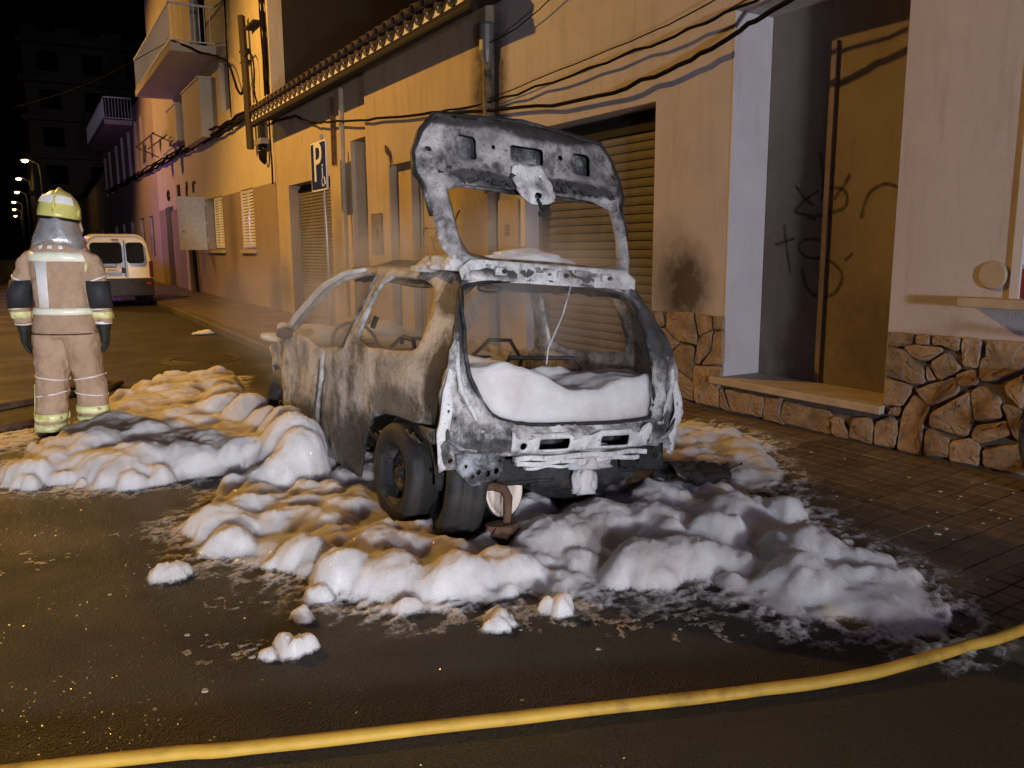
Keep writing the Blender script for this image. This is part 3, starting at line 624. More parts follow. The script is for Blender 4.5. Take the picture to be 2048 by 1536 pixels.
    def half(r, up, n=8, L=.5, th=.014):
        m = MB(); r0 = []; r1 = []
        for x in (0, L):
            o = [(x, r*math.cos(t), (r*math.sin(t) if up else -r*math.sin(t))+x*sl) for t in np.linspace(0, math.pi, n)]
            i = [(x, (r-th)*math.cos(t), ((r-th)*math.sin(t) if up else -(r-th)*math.sin(t))+x*sl) for t in np.linspace(math.pi, 0, n)]
            r0.append(o+i)
        m.rings(r0, True, True); return m.mesh('roof_tile', True)
    pan = half(.145, False); cov = half(.115, True); pan.materials.append(M['clay']); cov.materials.append(M['clay'])
    plug = MB().prism([(-.105, -.115), (.105, -.115), (.055, -.05), (0, .045), (-.055, -.05)], lambda p: (0, p[0], p[1]), lambda p: (.05, p[0], p[1])).mesh('mortar_plug'); plug.materials.append(M['white_paint'])
    n = int((b-a+.3)/.30)
    for i in range(n):
        y = a-.2+i*.30+.01
        o = link('pan_tile', pan, None, rf); o.location = (-.47, y, 4.265)
        o = link('cover_tile', cov, None, rf); o.location = (-.50, y+.15, 4.285)
        o = link('mortar_plug', plug, None, rf); o.location = (-.455, y+.15, 4.235)
        for k in range(1, 5):
            o = link('cover_tile', cov, None, rf); o.location = (-.47+.46*k, y+.15, 4.30+.46*k*sl)
    return root
tiled_house()
def balcony(root, y0, y1, z, depth, rail=True, mat='plaster_cream'):
    bl = empty('balcony'); bl.parent = root
    box('slab', M[mat], bl, -depth, -.003, y0, y1, z-.2, z)
    if rail:
        mb = MB(); mb.box(-depth+.02, -depth+.06, y0+.02, y1-.02, z+.95, z+1.0); mb.box(-depth+.02, -.02, y0+.02, y0+.06, z+.95, z+1.0); mb.box(-depth+.02, -depth+.06, y0+.02, y1-.02, z+.06, z+.09); mb.box(-depth+.06, -.02, y0+.02, y0+.06, z+.06, z+.09)
        mb.build('rail', M['white_paint'], bl)
        bar = MB().box(-.009, .009, -.009, .009, 0, .90).mesh('bar'); bar.materials.append(M['white_paint'])
        for i in range(int(depth/.13)): o = link('bar', bar, None, bl); o.location = (-depth+.12+i*.13, y0+.04, z+.07)
        for i in range(int((y1-y0)/.16)): o = link('bar', bar, None, bl); o.location = (-depth+.04, y0+.12+i*.16, z+.07)
    return bl
def tall_house():
    root = facade('tall_house', 0, 'tall cream house with brown dado, white louvred shutters and balcony slabs')
    a, b = 9.21, 27.0
    w2 = rect(11.28, 12.66, 1.48, 2.92); w1 = rect(14.85, 17.30, 1.48, 2.93); dr = [(23.5, 2.95)]
    up = rect(13.1, 14.3, 5.0, 6.3); bd = rect(15.6, 17.8, 6.75, 9.0)
    pierced_wall('wall', [(a, -.1), (23.5, -.1), (23.5, 3.05), (25.3, 3.05), (25.3, -.1), (b, -.1), (b, 12.5), (a, 12.5)], [w2, w1, up, bd], .3, M['plaster_cream'], root)
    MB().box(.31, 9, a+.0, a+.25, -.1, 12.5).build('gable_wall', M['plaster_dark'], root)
    pierced_wall('dado', [(a+.001, -.1), (23.499, -.1), (23.499, 2.90), (a+.001, 2.90)], [w2, w1], .009, M['dado'], root, lambda p, q, d: (d-.010, p, q))
    box('dado', M['dado'], root, -.010, -.001, 25.301, b, -.1, 3.0)
    gl = flat('shutter_white', (.68, .66, .62), .28, 0, .6); blank = flat('shutter_white_b', (.86, .84, .76), .45)
    for nm, w, mat in (('window', w2, gl), ('window', w1, blank)):
        o = empty(nm); o.parent = root
        if w is w2: shutters(o, w[0][0]+.02, w[1][0]-.02, w[0][1]+.03, w[2][1]-.02, .02, mat, 17)
        else: shutters(o, w[0][0]+.02, w[0][0]+1.30, w[0][1]+.03, w[2][1]-.02, .02, mat, 17)
        box('window_sill', M['marble'], o, -.09, -.012, w[0][0]-.05, w[1][0]+.05, w[0][1]-.11, w[0][1]-.03)
        box('back_pane', M['glass_dark'], o, .22, .24, w[0][0], w[1][0], w[0][1], w[2][1])
    # shutter leaf standing open at a right angle to the wall
    lf = empty('open_shutter'); lf.parent = root; lf['label'] = 'plain white shutter leaf standing open'
    box('leaf', blank, lf, -.80, -.02, 17.30, 17.345, 1.46, 3.02)
    box('latch', M['grey_metal'], lf, -.72, -.63, 17.285, 17.299, 1.98, 2.01)
    for z in (1.7, 2.2, 2.75): box('hinge', M['white_paint'], lf, -.019, .05, 17.29, 17.35, z, z+.12)
    # door recess, posts below the shutter
    box('door_leaf', M['dado'], root, .18, .24, 23.52, 25.28, .0, 3.03)
    box('pale_post', M['plaster_cream'], root, -.12, -.012, 20.1, 20.6, .08, 2.85)
    MB().tube([(-.10, 19.0, .1), (-.10, 19.2, 1.46)], .06, 10).build('drain_pipe', M['dark_metal'], root)
    # upper floors
    for w in (up, bd):
        o = empty('window'); o.parent = root; mb = MB(); y0, y1, z0, z1 = w[0][0], w[1][0], w[0][1], w[2][1]
        mb.box(.10, .16, y0, y0+.07, z0, z1); mb.box(.10, .16, y1-.07, y1, z0, z1); mb.box(.10, .16, y0+.071, y1-.071, z0, z0+.07); mb.box(.10, .16, y0+.071, y1-.071, z1-.07, z1); mb.build('frame', M['white_paint'], o)
        box('pane', M['glass_dark'], o, .12, .13, y0+.05, y1-.05, z0+.05, z1-.05)
    balcony(root, 14.46, 22.0, 6.72, 1.15)
    for y0, y1, z0, z1, d in ((15.3, 18.1, 4.52, 6.05, .34), (19.6, 21.4, 4.9, 6.0, .3)):
        k = empty('bay_box'); k.parent = root
        box('bay_body', M['plaster_cream'], k, -d, -.012, y0, y1, z0, z1); box('bay_cap', M['plaster_cream'], k, -d-.03, -.012, y0-.03, y1+.03, z1+.002, z1+.06)
    box('floor_ledge', M['plaster_cream'], root, -.09, -.002, a+.02, 26.9, 4.62, 4.70)
    # unreadable dark fittings on the wall
    for y, z, t in ((24.2, 3.45, 0), (21.8, 3.5, 1), (20.3, 3.42, 2), (18.9, 3.40, 3)):
        mb = MB()
        if t == 0: mb.tube([(-.03, y+.2*math.cos(k), z+.17*math.sin(k)) for k in np.linspace(0, 6.2, 14)], .03, 6)
        elif t == 1: mb.box(-.08, -.002, y-.1, y+.1, z-.2, z+.18)
        elif t == 2: mb.box(-.05, -.002, y-.16, y-.06, z, z+.25); mb.box(-.05, -.002, y-.05, y+.06, z-.2, z+.08)
        else: mb.box(-.05, -.002, y-.2, y+.12, z+.12, z+.19); mb.box(-.05, -.002, y+.121, y+.2, z-.15, z+.19)
        mb.build('wall_fitting', M['rust'] if t else M['wood_dark'], root)
    return root
tall_house()
def clutter():
    """post, cable bundles and coils hung on the tall house"""
    F = lambda x, s, z: Vector((4.95, 9, 0))+Vector((math.cos(TH), -math.sin(TH), 0))*x+Vector((math.sin(TH), math.cos(TH), 0))*s+Vector((0, 0, z))
    po = empty('cable_post', F(-.16, 10.65, 3.72)); tag(po, 'black upright post hung on the corner of the tall cream house', 'post')
    MB().tube([(0, 0, 0), (.0, .06, 1.4), (.0, .18, 2.92)], .085, 4).build('post_beam', M['wood_dark'], po)
    MB().box(-.02, .15, -.9, -.1, 2.55, 2.60).build('arm', M['dark_metal'], po); MB().box(-.01, .15, .15, .55, 2.2, 2.23).build('arm', M['dark_metal'], po); MB().box(-.01, .15, .12, .5, 1.95, 1.98).build('arm', M['dark_metal'], po)
    rng = random.Random(4)
    # wires
    def wire(name, label, pts, r, cat='cable', group='cables strung along the house fronts', wob=.015, n=6):
        P = [Vector(p) for p in pts]; out = []
        for i in range(len(P)-1):
            for k in range(n):
                t = k/n; p0 = P[max(i-1, 0)]; p1 = P[i]; p2 = P[i+1]; p3 = P[min(i+2, len(P)-1)]
                q = .5*((2*p1)+(p2-p0)*t+(2*p0-5*p1+4*p2-p3)*t*t+(3*p1-p0-3*p2+p3)*t**3)
                out.append(q+Vector((0, rng.uniform(-wob, wob), rng.uniform(-wob, wob))))
        out.append(P[-1]); tag(MB().tube(out, r, 6).build(name, M['cable'], smooth=True), label, cat, group)
    X = 4.86
    wire('cable', 'thick dark cable sagging below the eaves and over the roller shutter', [(4.80, 17.7, 4.0), (X, 16.2, 3.98), (X, 15.0, 3.72), (X, 13.9, 3.58), (4.80, 11.8, 3.35), (4.80, 9.9, 3.17), (X, 8.4, 3.0), (X, 6.7, 2.85), (X, 5.5, 2.92), (X, 4.8, 3.04), (X, 4.26, 3.16), (X, 3.2, 3.4), (X, 1.5, 3.7)], .019)
    wire('cable', 'clipped dark cable climbing above the thick one', [(4.80, 9.7, 3.15), (X, 8.5, 3.1), (X, 6.6, 3.13), (X, 5.4, 3.18), (X, 4.72, 3.23), (X, 3.6, 3.36), (X, 2.0, 3.6)], .012)
    wire('cable', 'thinnest topmost wire over the roller shutter', [(X, 8.5, 3.14), (X, 7.4, 3.19), (X, 5.8, 3.26), (X, 5.05, 3.33), (X, 4, 3.5)], .006, wob=.004)
    wire('cable', 'thin wire running up from the downpipe head', [(X, 8.5, 3.75), (X, 7.9, 3.78), (X, 7.2, 3.92), (X, 6.2, 4.1)], .006, wob=.004)
    for k, (dz, r, lab) in enumerate(((0, .05, 'thick black cable bundle under the first floor ledge of the tall house'), (-.10, .035, 'lower sagging cable of the bundle on the tall house'), (.09, .028, 'upper thin cable of the bundle on the tall house'))):
        wire('cable_bundle', lab, [F(-.09-.02*k, s, 4.45+dz+.012*s-.08*abs(math.sin(s*.7+k))) for s in np.arange(9.7, 48, 1.9)], r, 'cable', 'cables strung along the house fronts', .03, 4)
    for k, (s, z0, z1, r, lab) in enumerate(((9.35, 4.4, 12, .045, 'thick cable running up the corner of the tall house'), (9.55, 4.3, 12, .02, 'thin cable beside the thick one on the tall house corner'), (12.9, 4.4, 12, .02, 'thin cable dropping down the tall house front past the balcony'))):
        wire('riser_cable', lab, [F(-.06, s+.05*math.sin(z*2+k), z) for z in np.linspace(z0, z1, 8)], r)
    # drooping loops
    wire('cable_loop', 'drooping cable loop from the balcony to the black post', [F(-1.1, 15.0, 6.9), F(-.5, 13.6, 6.35), F(-.2, 12.4, 5.95), F(-.15, 11.6, 5.15), F(-.16, 11.1, 5.05), F(-.16, 10.8, 5.3)], .03)
    wire('cable_loop', 'loose cable end hanging right of the black post', [F(-.16, 10.7, 5.75), F(-.14, 10.3, 5.75), F(-.12, 10.1, 5.45), F(-.12, 10.15, 4.9), F(-.12, 9.9, 4.45)], .02)
    wire('street_cable', 'pale cable crossing high above the street', [F(-1.1, 15.2, 6.85), (2.0, 34, 6.9), (-3, 50, 7.4), (-10, 70, 8.5)], .010, wob=0)
    # splice coil hanging at the house corner
    co = empty('cable_coil', F(-.12, 9.75, 3.3)); tag(co, 'coiled bundle of black cable hanging at the house corner', 'cable coil')
    for k in range(5):
        p = [(-.02*k+.03, (.19-.022*k)*math.cos(t), .32+(.30-.02*k)*math.sin(t)) for t in np.linspace(0, 6.2, 22)]; MB().tube(p, .02, 6).build('loop', M['cable'], co, True)
    box('clamp', M['grey_metal'], co, -.1, .08, -.28, .28, .42, .54); box('clamp', M['dark_metal'], co, -.06, .06, -.10, .10, .55, 1.05)
    box('bracket', M['dark_metal'], co, .0, .1, -.62, .25, 1.02, 1.12); MB().tube([(.05, -.45, 1.0), (.05, -.52, .0), (.05, -.50, -.45)], .02, 6).build('hanging_strap', M['cable'], co)
    # rain head and soot-streaked pipe between the two houses
    rh = empty('downpipe', (4.88, 8.60, 0)); tag(rh, 'dark stained downpipe with a rain head between the two houses', 'downpipe')
    MB().tube([(0, 0, 2.1), (0, 0, 3.55)], .055, 10).build('pipe', pbr('stained_pipe', [(.35, (.03, .025, .02)), (.6, (.2, .15, .09))], 9, .8), rh)
    MB().lathe([(.05, 3.55), (.085, 3.68), (.095, 3.95), (.07, 3.99), (.0, 3.99)], 14).build('rain_head', M['grey_metal'], rh)
    # washing line with dark clothes and plants on the first floor
    wl = empty('washing_rack', F(-.55, 23.0, 4.9)); tag(wl, 'folding washing rack with dark clothes on the first floor', 'washing rack')
    mb = MB(); mb.tube([(-.3, -2.2, .35), (-.3, 2.2, .35)], .02, 6); mb.tube([(.1, -2.2, .3), (.1, 2.2, .3)], .02, 6); mb.tube([(.45, -2.1, 0), (-.35, -2.1, .35)], .02, 6); mb.tube([(.45, 2.1, 0), (-.35, 2.1, .35)], .02, 6); mb.build('frame', M['dark_metal'], wl)
    for y, x, hgt in ((-1.5, -.3, .8), (-.7, .1, .5), (.4, -.3, .75), (1.4, -.1, .45)):
        sheet('garment', [(y-.24, .34), (y+.22, .34), (y+.26, .34-hgt*.6), (y+.1, .34-hgt), (y-.2, .34-hgt*.9)], [], lambda p, q, x=x: (x+.04*math.sin(p*9)*(.4-q), p, q), M['patch'], wl, .1, .01)
clutter()
def pink_house():
    root = facade('pink_house', 0, 'pinkish two storey house beyond the tall one with a concrete balcony')
    a, b = 27.0, 50.0
    wins = [rect(29, 30.4, 1.2, 2.9), rect(32, 33.6, .1, 2.9), rect(36, 37.4, 1.2, 2.9), rect(40, 41.4, 1.2, 2.9), rect(44, 45.5, .1, 2.9)]
    pierced_wall('wall', [(a+.004, -.1), (b, -.1), (b, 7.9), (a+.004, 7.9)], wins, .3, M['plaster_pink'], root)
    for w in wins:
        o = empty('window'); o.parent = root; y0, y1, z0, z1 = w[0][0], w[1][0], w[0][1], w[2][1]
        mb = MB(); mb.box(.08, .14, y0, y0+.07, z0, z1); mb.box(.08, .14, y1-.07, y1, z0, z1); mb.box(.08, .14, y0+.071, y1-.071, z1-.07, z1); mb.build('frame', M['white_paint'], o); box('pane', M['glass_dark'], o, .10, .11, y0+.05, y1-.05, z0, z1-.05)
    balcony(root, 33.3, 44.5, 7.30, 1.2, mat='plaster_pink')
    for i, y in enumerate((29.5, 32, 35, 38, 41, 45, 48)): box('pilaster', M['plaster_pink'], root, -.12, -.002, y, y+.7, 4.75, 7.0+.1*(i % 2))
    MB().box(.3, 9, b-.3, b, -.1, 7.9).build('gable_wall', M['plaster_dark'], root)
    low = facade('low_house', 0, 'low pinkish house with pitched roof at the far end of the row')
    pierced_wall('wall', [(50.02, -.1), (76, -.1), (76, 5.6), (50.02, 6.4)], [rect(54, 55.5, 1.2, 2.9), rect(60, 62, .1, 2.9), rect(67, 69, 1, 2.9)], .3, M['plaster_pink'], low)
    for y0, y1 in ((54, 55.5), (60, 62), (67, 69)): box('pane', M['glass_dark'], low, .1, .12, y0, y1, .2, 2.9)
    MB().add([(-.4, 50.02, 6.45), (-.4, 76, 5.65), (5, 76, 8.0), (5, 50.02, 8.6)], [(0, 1, 2, 3)]).build('roof', M['clay'], low)
    # tall unlit block closing the street
    blk = empty('apartment_block', (2.3, 82, 0)); tag(blk, 'tall unlit apartment block with pale floor bands closing the street', 'apartment block')
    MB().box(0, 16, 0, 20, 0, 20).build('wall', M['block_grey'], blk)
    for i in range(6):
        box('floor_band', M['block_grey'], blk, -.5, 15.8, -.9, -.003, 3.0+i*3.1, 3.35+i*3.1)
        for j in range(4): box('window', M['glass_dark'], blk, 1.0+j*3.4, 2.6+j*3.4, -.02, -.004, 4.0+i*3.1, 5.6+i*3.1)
pink_house()

# ------------------------------------------------------------------ far street lamps
def street_lamps():
    glow = emit('sodium_glow', (1.0, .62, .20), 60)
    spots = [((1.53, 70.4), 'nearest lit street lamp of the row above the firefighter'), ((1.30, 88), 'second lit street lamp of the receding row'), ((1.28, 108), 'third lit street lamp of the receding row'), ((1.07, 130), 'fourth lit street lamp of the receding row'), ((1.2, 152), 'fifth lit street lamp of the receding row'), ((1.5, 180), 'farthest lit street lamp of the receding row')]
    for i, ((x, y), lab) in enumerate(spots):
        o = empty('street_lamp', (x+.9, y, 0)); tag(o, lab, 'street lamp', 'lit street lamps receding up the street')
        MB().tube([(0, 0, 0), (0, 0, 7.2), (-.1, 0, 7.7), (-.55, 0, 7.95)], [.10, .07, .06, .045], 8).build('pole', M['grey_metal'], o)
        MB().box(-1.25, -.5, -.16, .16, 7.93, 8.06).build('head', M['grey_metal'], o, bevel=.03)
        MB().lathe([(0, -.12), (.16, -.09), (.22, 0)], 14, 'Z', (-.92, 0, 7.90)).build('lens', glow, o)
street_lamps()

# ------------------------------------------------------------------ disabled parking sign
def text_mesh(txt, size, name, mat, parent, mtx, extrude=.002, align='CENTER'):
    cu = bpy.data.curves.new(name, 'FONT'); cu.body = txt; cu.size = size; cu.extrude = extrude; cu.align_x = align; cu.align_y = 'CENTER'; cu.resolution_u = 4
    t = bpy.data.objects.new(name, cu); C.objects.link(t); dg = bpy.context.evaluated_depsgraph_get(); me = bpy.data.meshes.new_from_object(t.evaluated_get(dg))
    bpy.data.objects.remove(t); me.transform(mtx); me.materials.clear(); return link(name, me, mat, parent)
def parking_sign():
    root = empty('parking_sign', (4.60, 13.62, ground_z(4.6, 13.6))); tag(root, 'blue disabled parking sign with white P on a thin pole', 'sign')
    MB().tube([(0, 0, 0), (.0, .02, 1.6), (-.0, .10, 3.22)], .028, 12).build('pole', flat('galvanised', (.42, .41, .40), .4, .5), root)
    y0, y1, z0, z1 = -.28, .52, 2.30, 3.10
    w, h = .80, .82
    pl = smooth_poly([(y0, z0), (y1, z0), (y1, z1), (y0, z1)], 0)
    rr = lambda a0, a1, b0, b1, r: [(a0+r+r*math.cos(t), b0+r+r*math.sin(t)) for t in np.linspace(math.pi, 1.5*math.pi, 5)]+[(a1-r+r*math.cos(t), b0+r+r*math.sin(t)) for t in np.linspace(1.5*math.pi, 2*math.pi, 5)]+[(a1-r+r*math.cos(t), b1-r+r*math.sin(t)) for t in np.linspace(0, .5*math.pi, 5)]+[(a0+r+r*math.cos(t), b1-r+r*math.sin(t)) for t in np.linspace(.5*math.pi, math.pi, 5)]
    wh = flat('sign_white', (.78, .78, .78), .35); bl = flat('sign_blue', (.010, .028, .15), .85, 0, .08)
    MB().prism(rr(y0, y1, z0, z1, .05), lambda p: (-.060, p[0], p[1]), lambda p: (-.035, p[0], p[1])).build('plate', wh, root)
    MB().prism(rr(y0+.025, y1-.025, z0+.025, z1-.025, .035), lambda p: (-.0625, p[0], p[1]), lambda p: (-.0605, p[0], p[1])).build('blue_field', bl, root)
    # letters face the road (-x); text x runs towards -y
    mt = lambda y, z: Matrix.Translation((-.064, y, z)) @ Matrix(((0, 0, -1, 0), (-1, 0, 0, 0), (0, 1, 0, 0), (0, 0, 0, 1)))
    text_mesh('P', .92, 'letter_p', wh, root, mt(.16, 2.735))
    wc = MB(); c = (-.0655, -.12, 2.44)
    wc.tube([(c[0], c[1]+.075*math.cos(t), c[2]+.075*math.sin(t)) for t in np.linspace(.9*math.pi-math.pi*.1, 2.35*math.pi, 14)], .010, 5)
    wc.tube([(c[0], c[1]+.03, c[2]+.22), (c[0], c[1]+.02, c[2]+.06), (c[0], c[1]-.06, c[2]+.06), (c[0], c[1]-.11, c[2]-.05)], .012, 5); wc.lathe([(0, -.003), (.022, -.003), (.022, .003), (0, .003)], 8, 'X', (c[0], c[1]+.03, c[2]+.26))
    wc.build('wheelchair_symbol', wh, root)
parking_sign()

# ------------------------------------------------------------------ white van
def rrect(a0, a1, b0, b1, r, n=5):
    out = []
    for cx, cy, t0 in ((a1-r, b1-r, 0), (a0+r, b1-r, .5), (a0+r, b0+r, 1), (a1-r, b0+r, 1.5)):
        out += [(cx+r*math.cos(math.pi*(t0+.5*k/n)), cy+r*math.sin(math.pi*(t0+.5*k/n))) for k in range(n+1)]
    return out
def white_van():
    root = empty('white_van', (2.36, 23.6, 0), (0, 0, R(-1.0))); tag(root, 'white small delivery van seen from behind, dark bumper', 'van')
    wp = flat('van_white', (.82, .81, .78), .3, 0, .6)
    hw = .83
    def ring(y, w, zb, zt, top):
        p = [(-w, zb), (-w, .75), (-w*.99, 1.05), (-w*top-.02, 1.62), (-w*top+.06, zt-.07), (-w*top+.2, zt), (w*top-.2, zt), (w*top-.06, zt-.07), (w*top+.02, 1.62), (w*.99, 1.05), (w, .75), (w, zb)]
        return [(x, y, z) for x, z in p]
    MB().rings([ring(.06, hw-.05, .50, 1.80, .85), ring(0.0, hw-.02, .48, 1.84, .85), ring(.10, hw, .35, 1.86, .86), ring(1.2, hw, .3, 1.90, .86), ring(2.2, hw, .3, 1.86, .85), ring(2.7, hw, .3, 1.5, .8), ring(3.0, hw-.02, .3, 1.1, .98), ring(3.9, hw-.10, .35, .95, .95)]).build('body', wp, root, True, .03)
    gl = M['glass_dark']
    for nm, x0, x1 in (('rear_window', -.63, .12), ('rear_window', .22, .64)):
        MB().prism(rrect(x0, x1, 1.12, 1.66, .09), lambda p: (p[0]-.02*(p[1]-1.1)*(1 if p[0] > 0 else -1), -.030+.03*(p[1]-1.1), p[1]), lambda p: (p[0], .07, p[1])).build(nm, gl, root)
    box('door_seam', M['dark_metal'], root, .168, .176, -.026, .06, .78, 1.72)
    MB().prism(rrect(-hw+.01, hw-.01, .28, .74, .06), lambda p: (p[0], -.11, p[1]), lambda p: (p[0], .12, p[1])).build('bumper', M['black_plastic'], root, False, .02)
    for s in (-1, 1):
        MB().prism(rrect(s*.79-.045, s*.79+.045, .76, 1.18, .03), lambda p: (p[0], -.02, p[1]), lambda p: (p[0], .10, p[1])).build('tail_light', flat('tail_red', (.10, .012, .010), .25), root)
        MB().box(s*.70-.05, s*.70+.05, -.115, -.10, .58, .63).build('reflector', flat('reflector_red', (.55, .02, .04), .3), root)
        for y in (.75, 3.1):
            wl = empty('wheel'); wl.parent = root; wl.location = (s*.74, y, .29)
            MB().lathe([(.17, -.09), (.26, -.09), (.29, -.06), (.29, .06), (.26, .09), (.17, .09)], 24, 'X').build('tyre', M['black_rubber'], wl, True); MB().lathe([(.0, .03*s), (.12, .05*s), (.17, .06*s)], 16, 'X').build('rim', M['grey_metal'], wl)
    MB().prism(rrect(-.12, .06, 1.70, 1.745, .02), lambda p: (p[0], -.035, p[1]), lambda p: (p[0], 0, p[1])).build('brake_light', flat('brake_red', (.16, .01, .01), .3), root)
    MB().tube([(-.05, -.035, 1.09), (.0, -.055, 1.15), (.02, -.06, 1.28)], .012, 6).build('wiper', M['dark_metal'], root)
    pl = MB().box(-.40, .04, -.040, -.028, .90, 1.00).build('number_plate', M['white_paint'], root)
    tm = Matrix.Translation((-.18, -.0425, .95)) @ Matrix(((1, 0, 0, 0), (0, 0, -1, 0), (0, 1, 0, 0), (0, 0, 0, 1)))
    text_mesh('T 6974 J', .092, 'plate_lettering', M['cable'], root, tm, .0012)
    MB().box(-.42, -.03, -.05, -.028, 1.015, 1.045).build('plate_lamp_strip', M['dark_metal'], root)
    MB().prism(rrect(.075, .16, .87, 1.02, .02), lambda p: (p[0], -.045, p[1]), lambda p: (p[0], -.01, p[1])).build('door_handle', M['black_plastic'], root)
    for s in (-1, 1): MB().box(s*.92-.09, s*.92+.09, 2.45, 2.55, 1.15, 1.32).build('wing_mirror', M['black_plastic'], root, bevel=.02)
white_van()
def far_vehicles():
    """ambulance beyond the van and a dark car far up the road"""
    o = empty('emergency_vehicle', (2.35, 34.5, 0)); tag(o, 'emergency vehicle with blue roof beacon mostly hidden behind the van', 'ambulance')
    def r(y, w, zt): return [(-w, y, .4), (-w, y, zt-.1), (-w+.1, y, zt), (w-.1, y, zt), (w, y, zt-.1), (w, y, .4)]
    MB().rings([r(0, .85, 1.75), r(.2, .9, 1.85), r(3, .9, 1.85), r(3.6, .88, 1.2), r(4.4, .8, 1.0)]).build('body', M['plaster_dark'], o)
    MB().prism(rrect(-.6, .6, 1.2, 1.65, .08), lambda p: (p[0], -.02, p[1]), lambda p: (p[0], .03, p[1])).build('rear_window', M['glass_dark'], o)
    bc = MB(); bc.lathe([(.13, 1.87), (.13, 1.98), (.08, 2.04), (0, 2.05)], 12, 'Z', (-.6, .5, 0)); bc.build('beacon', emit('beacon_blue', (.10, .06, 1.0), 9), o)
    for s in (-1, 1):
        for y in (.8, 3.6): MB().lathe([(.0, -.1), (.3, -.1), (.3, .1), (0, .1)], 18, 'X', (s*.78, y, .3)).build('wheel', M['black_rubber'], o)
    k = empty('dark_car', (-1.5, 60, 0)); tag(k, 'dark car far up the road with red tail lights', 'car')
    def q(y, w, zt): return [(-w, y, .25), (-w, y, .8), (-w*.8, y, zt), (w*.8, y, zt), (w, y, .8), (w, y, .25)]
    MB().rings([q(0, .8, .95), q(.3, .85, 1.3), q(.9, .85, 1.45), q(2.2, .85, 1.45), q(2.9, .85, .95), q(4, .8, .85)]).build('body', M['dark_metal'], k)
    for s in (-1, 1): MB().box(s*.65-.1, s*.65+.1, -.03, .02, .75, .88).build('tail_light', emit('tail_glow', (1, .05, .03), 1.2), k)
    for s in (-1, 1):
        for y in (.7, 3.1): MB().lathe([(.0, -.1), (.3, -.1), (.3, .1), (0, .1)], 18, 'X', (s*.75, y, .3)).build('wheel', M['black_rubber'], k)
far_vehicles()

# ------------------------------------------------------------------ burnt-out hatchback
CAR_LOC = (2.335, 3.26, -.05); CAR_ROLL = R(4.5)
def sidex(v, w):
    hw = np.interp(w, [0, .25, .45, .65, .88, 1.0, 1.2, 1.33, 1.40], [.67, .685, .705, .715, .70, .665, .59, .525, .44])
    return hw-np.interp(v, [0, .08, .2, .35, .6, 2.7, 3.2, 3.5, 3.7], [.06, .03, .008, .002, 0, 0, .02, .09, .20])
def reary(x, w):
    b = np.interp(w, [0, .3, .5, .62, .75, .90, 1.05, 1.2, 1.3, 1.36, 1.40], [.10, .08, .06, .04, .04, .07, .14, .235, .32, .38, .42])
    return b+.10*(abs(x)/.75)**4
def dent(a, b, k, s): return s*float(mnoise.fractal(Vector((a*2.7, b*2.7, k)), 1.0, 2.0, 4))
HV, HW = .40, 1.365
def lid_v(t): return HV+float(np.interp(t, [-.1, 0, .2, .45, .62, .9], [-.03, 0, .105, .25, .325, .36]))
def seg_dist(p, poly):
    d = 9
    for i, a in enumerate(poly):
        b = poly[(i+1) % len(poly)]; ax, ay = b[0]-a[0], b[1]-a[1]; t = max(0, min(1, ((p[0]-a[0])*ax+(p[1]-a[1])*ay)/(ax*ax+ay*ay+1e-9)))
        d = min(d, math.hypot(p[0]-a[0]-ax*t, p[1]-a[1]-ay*t))
    return d
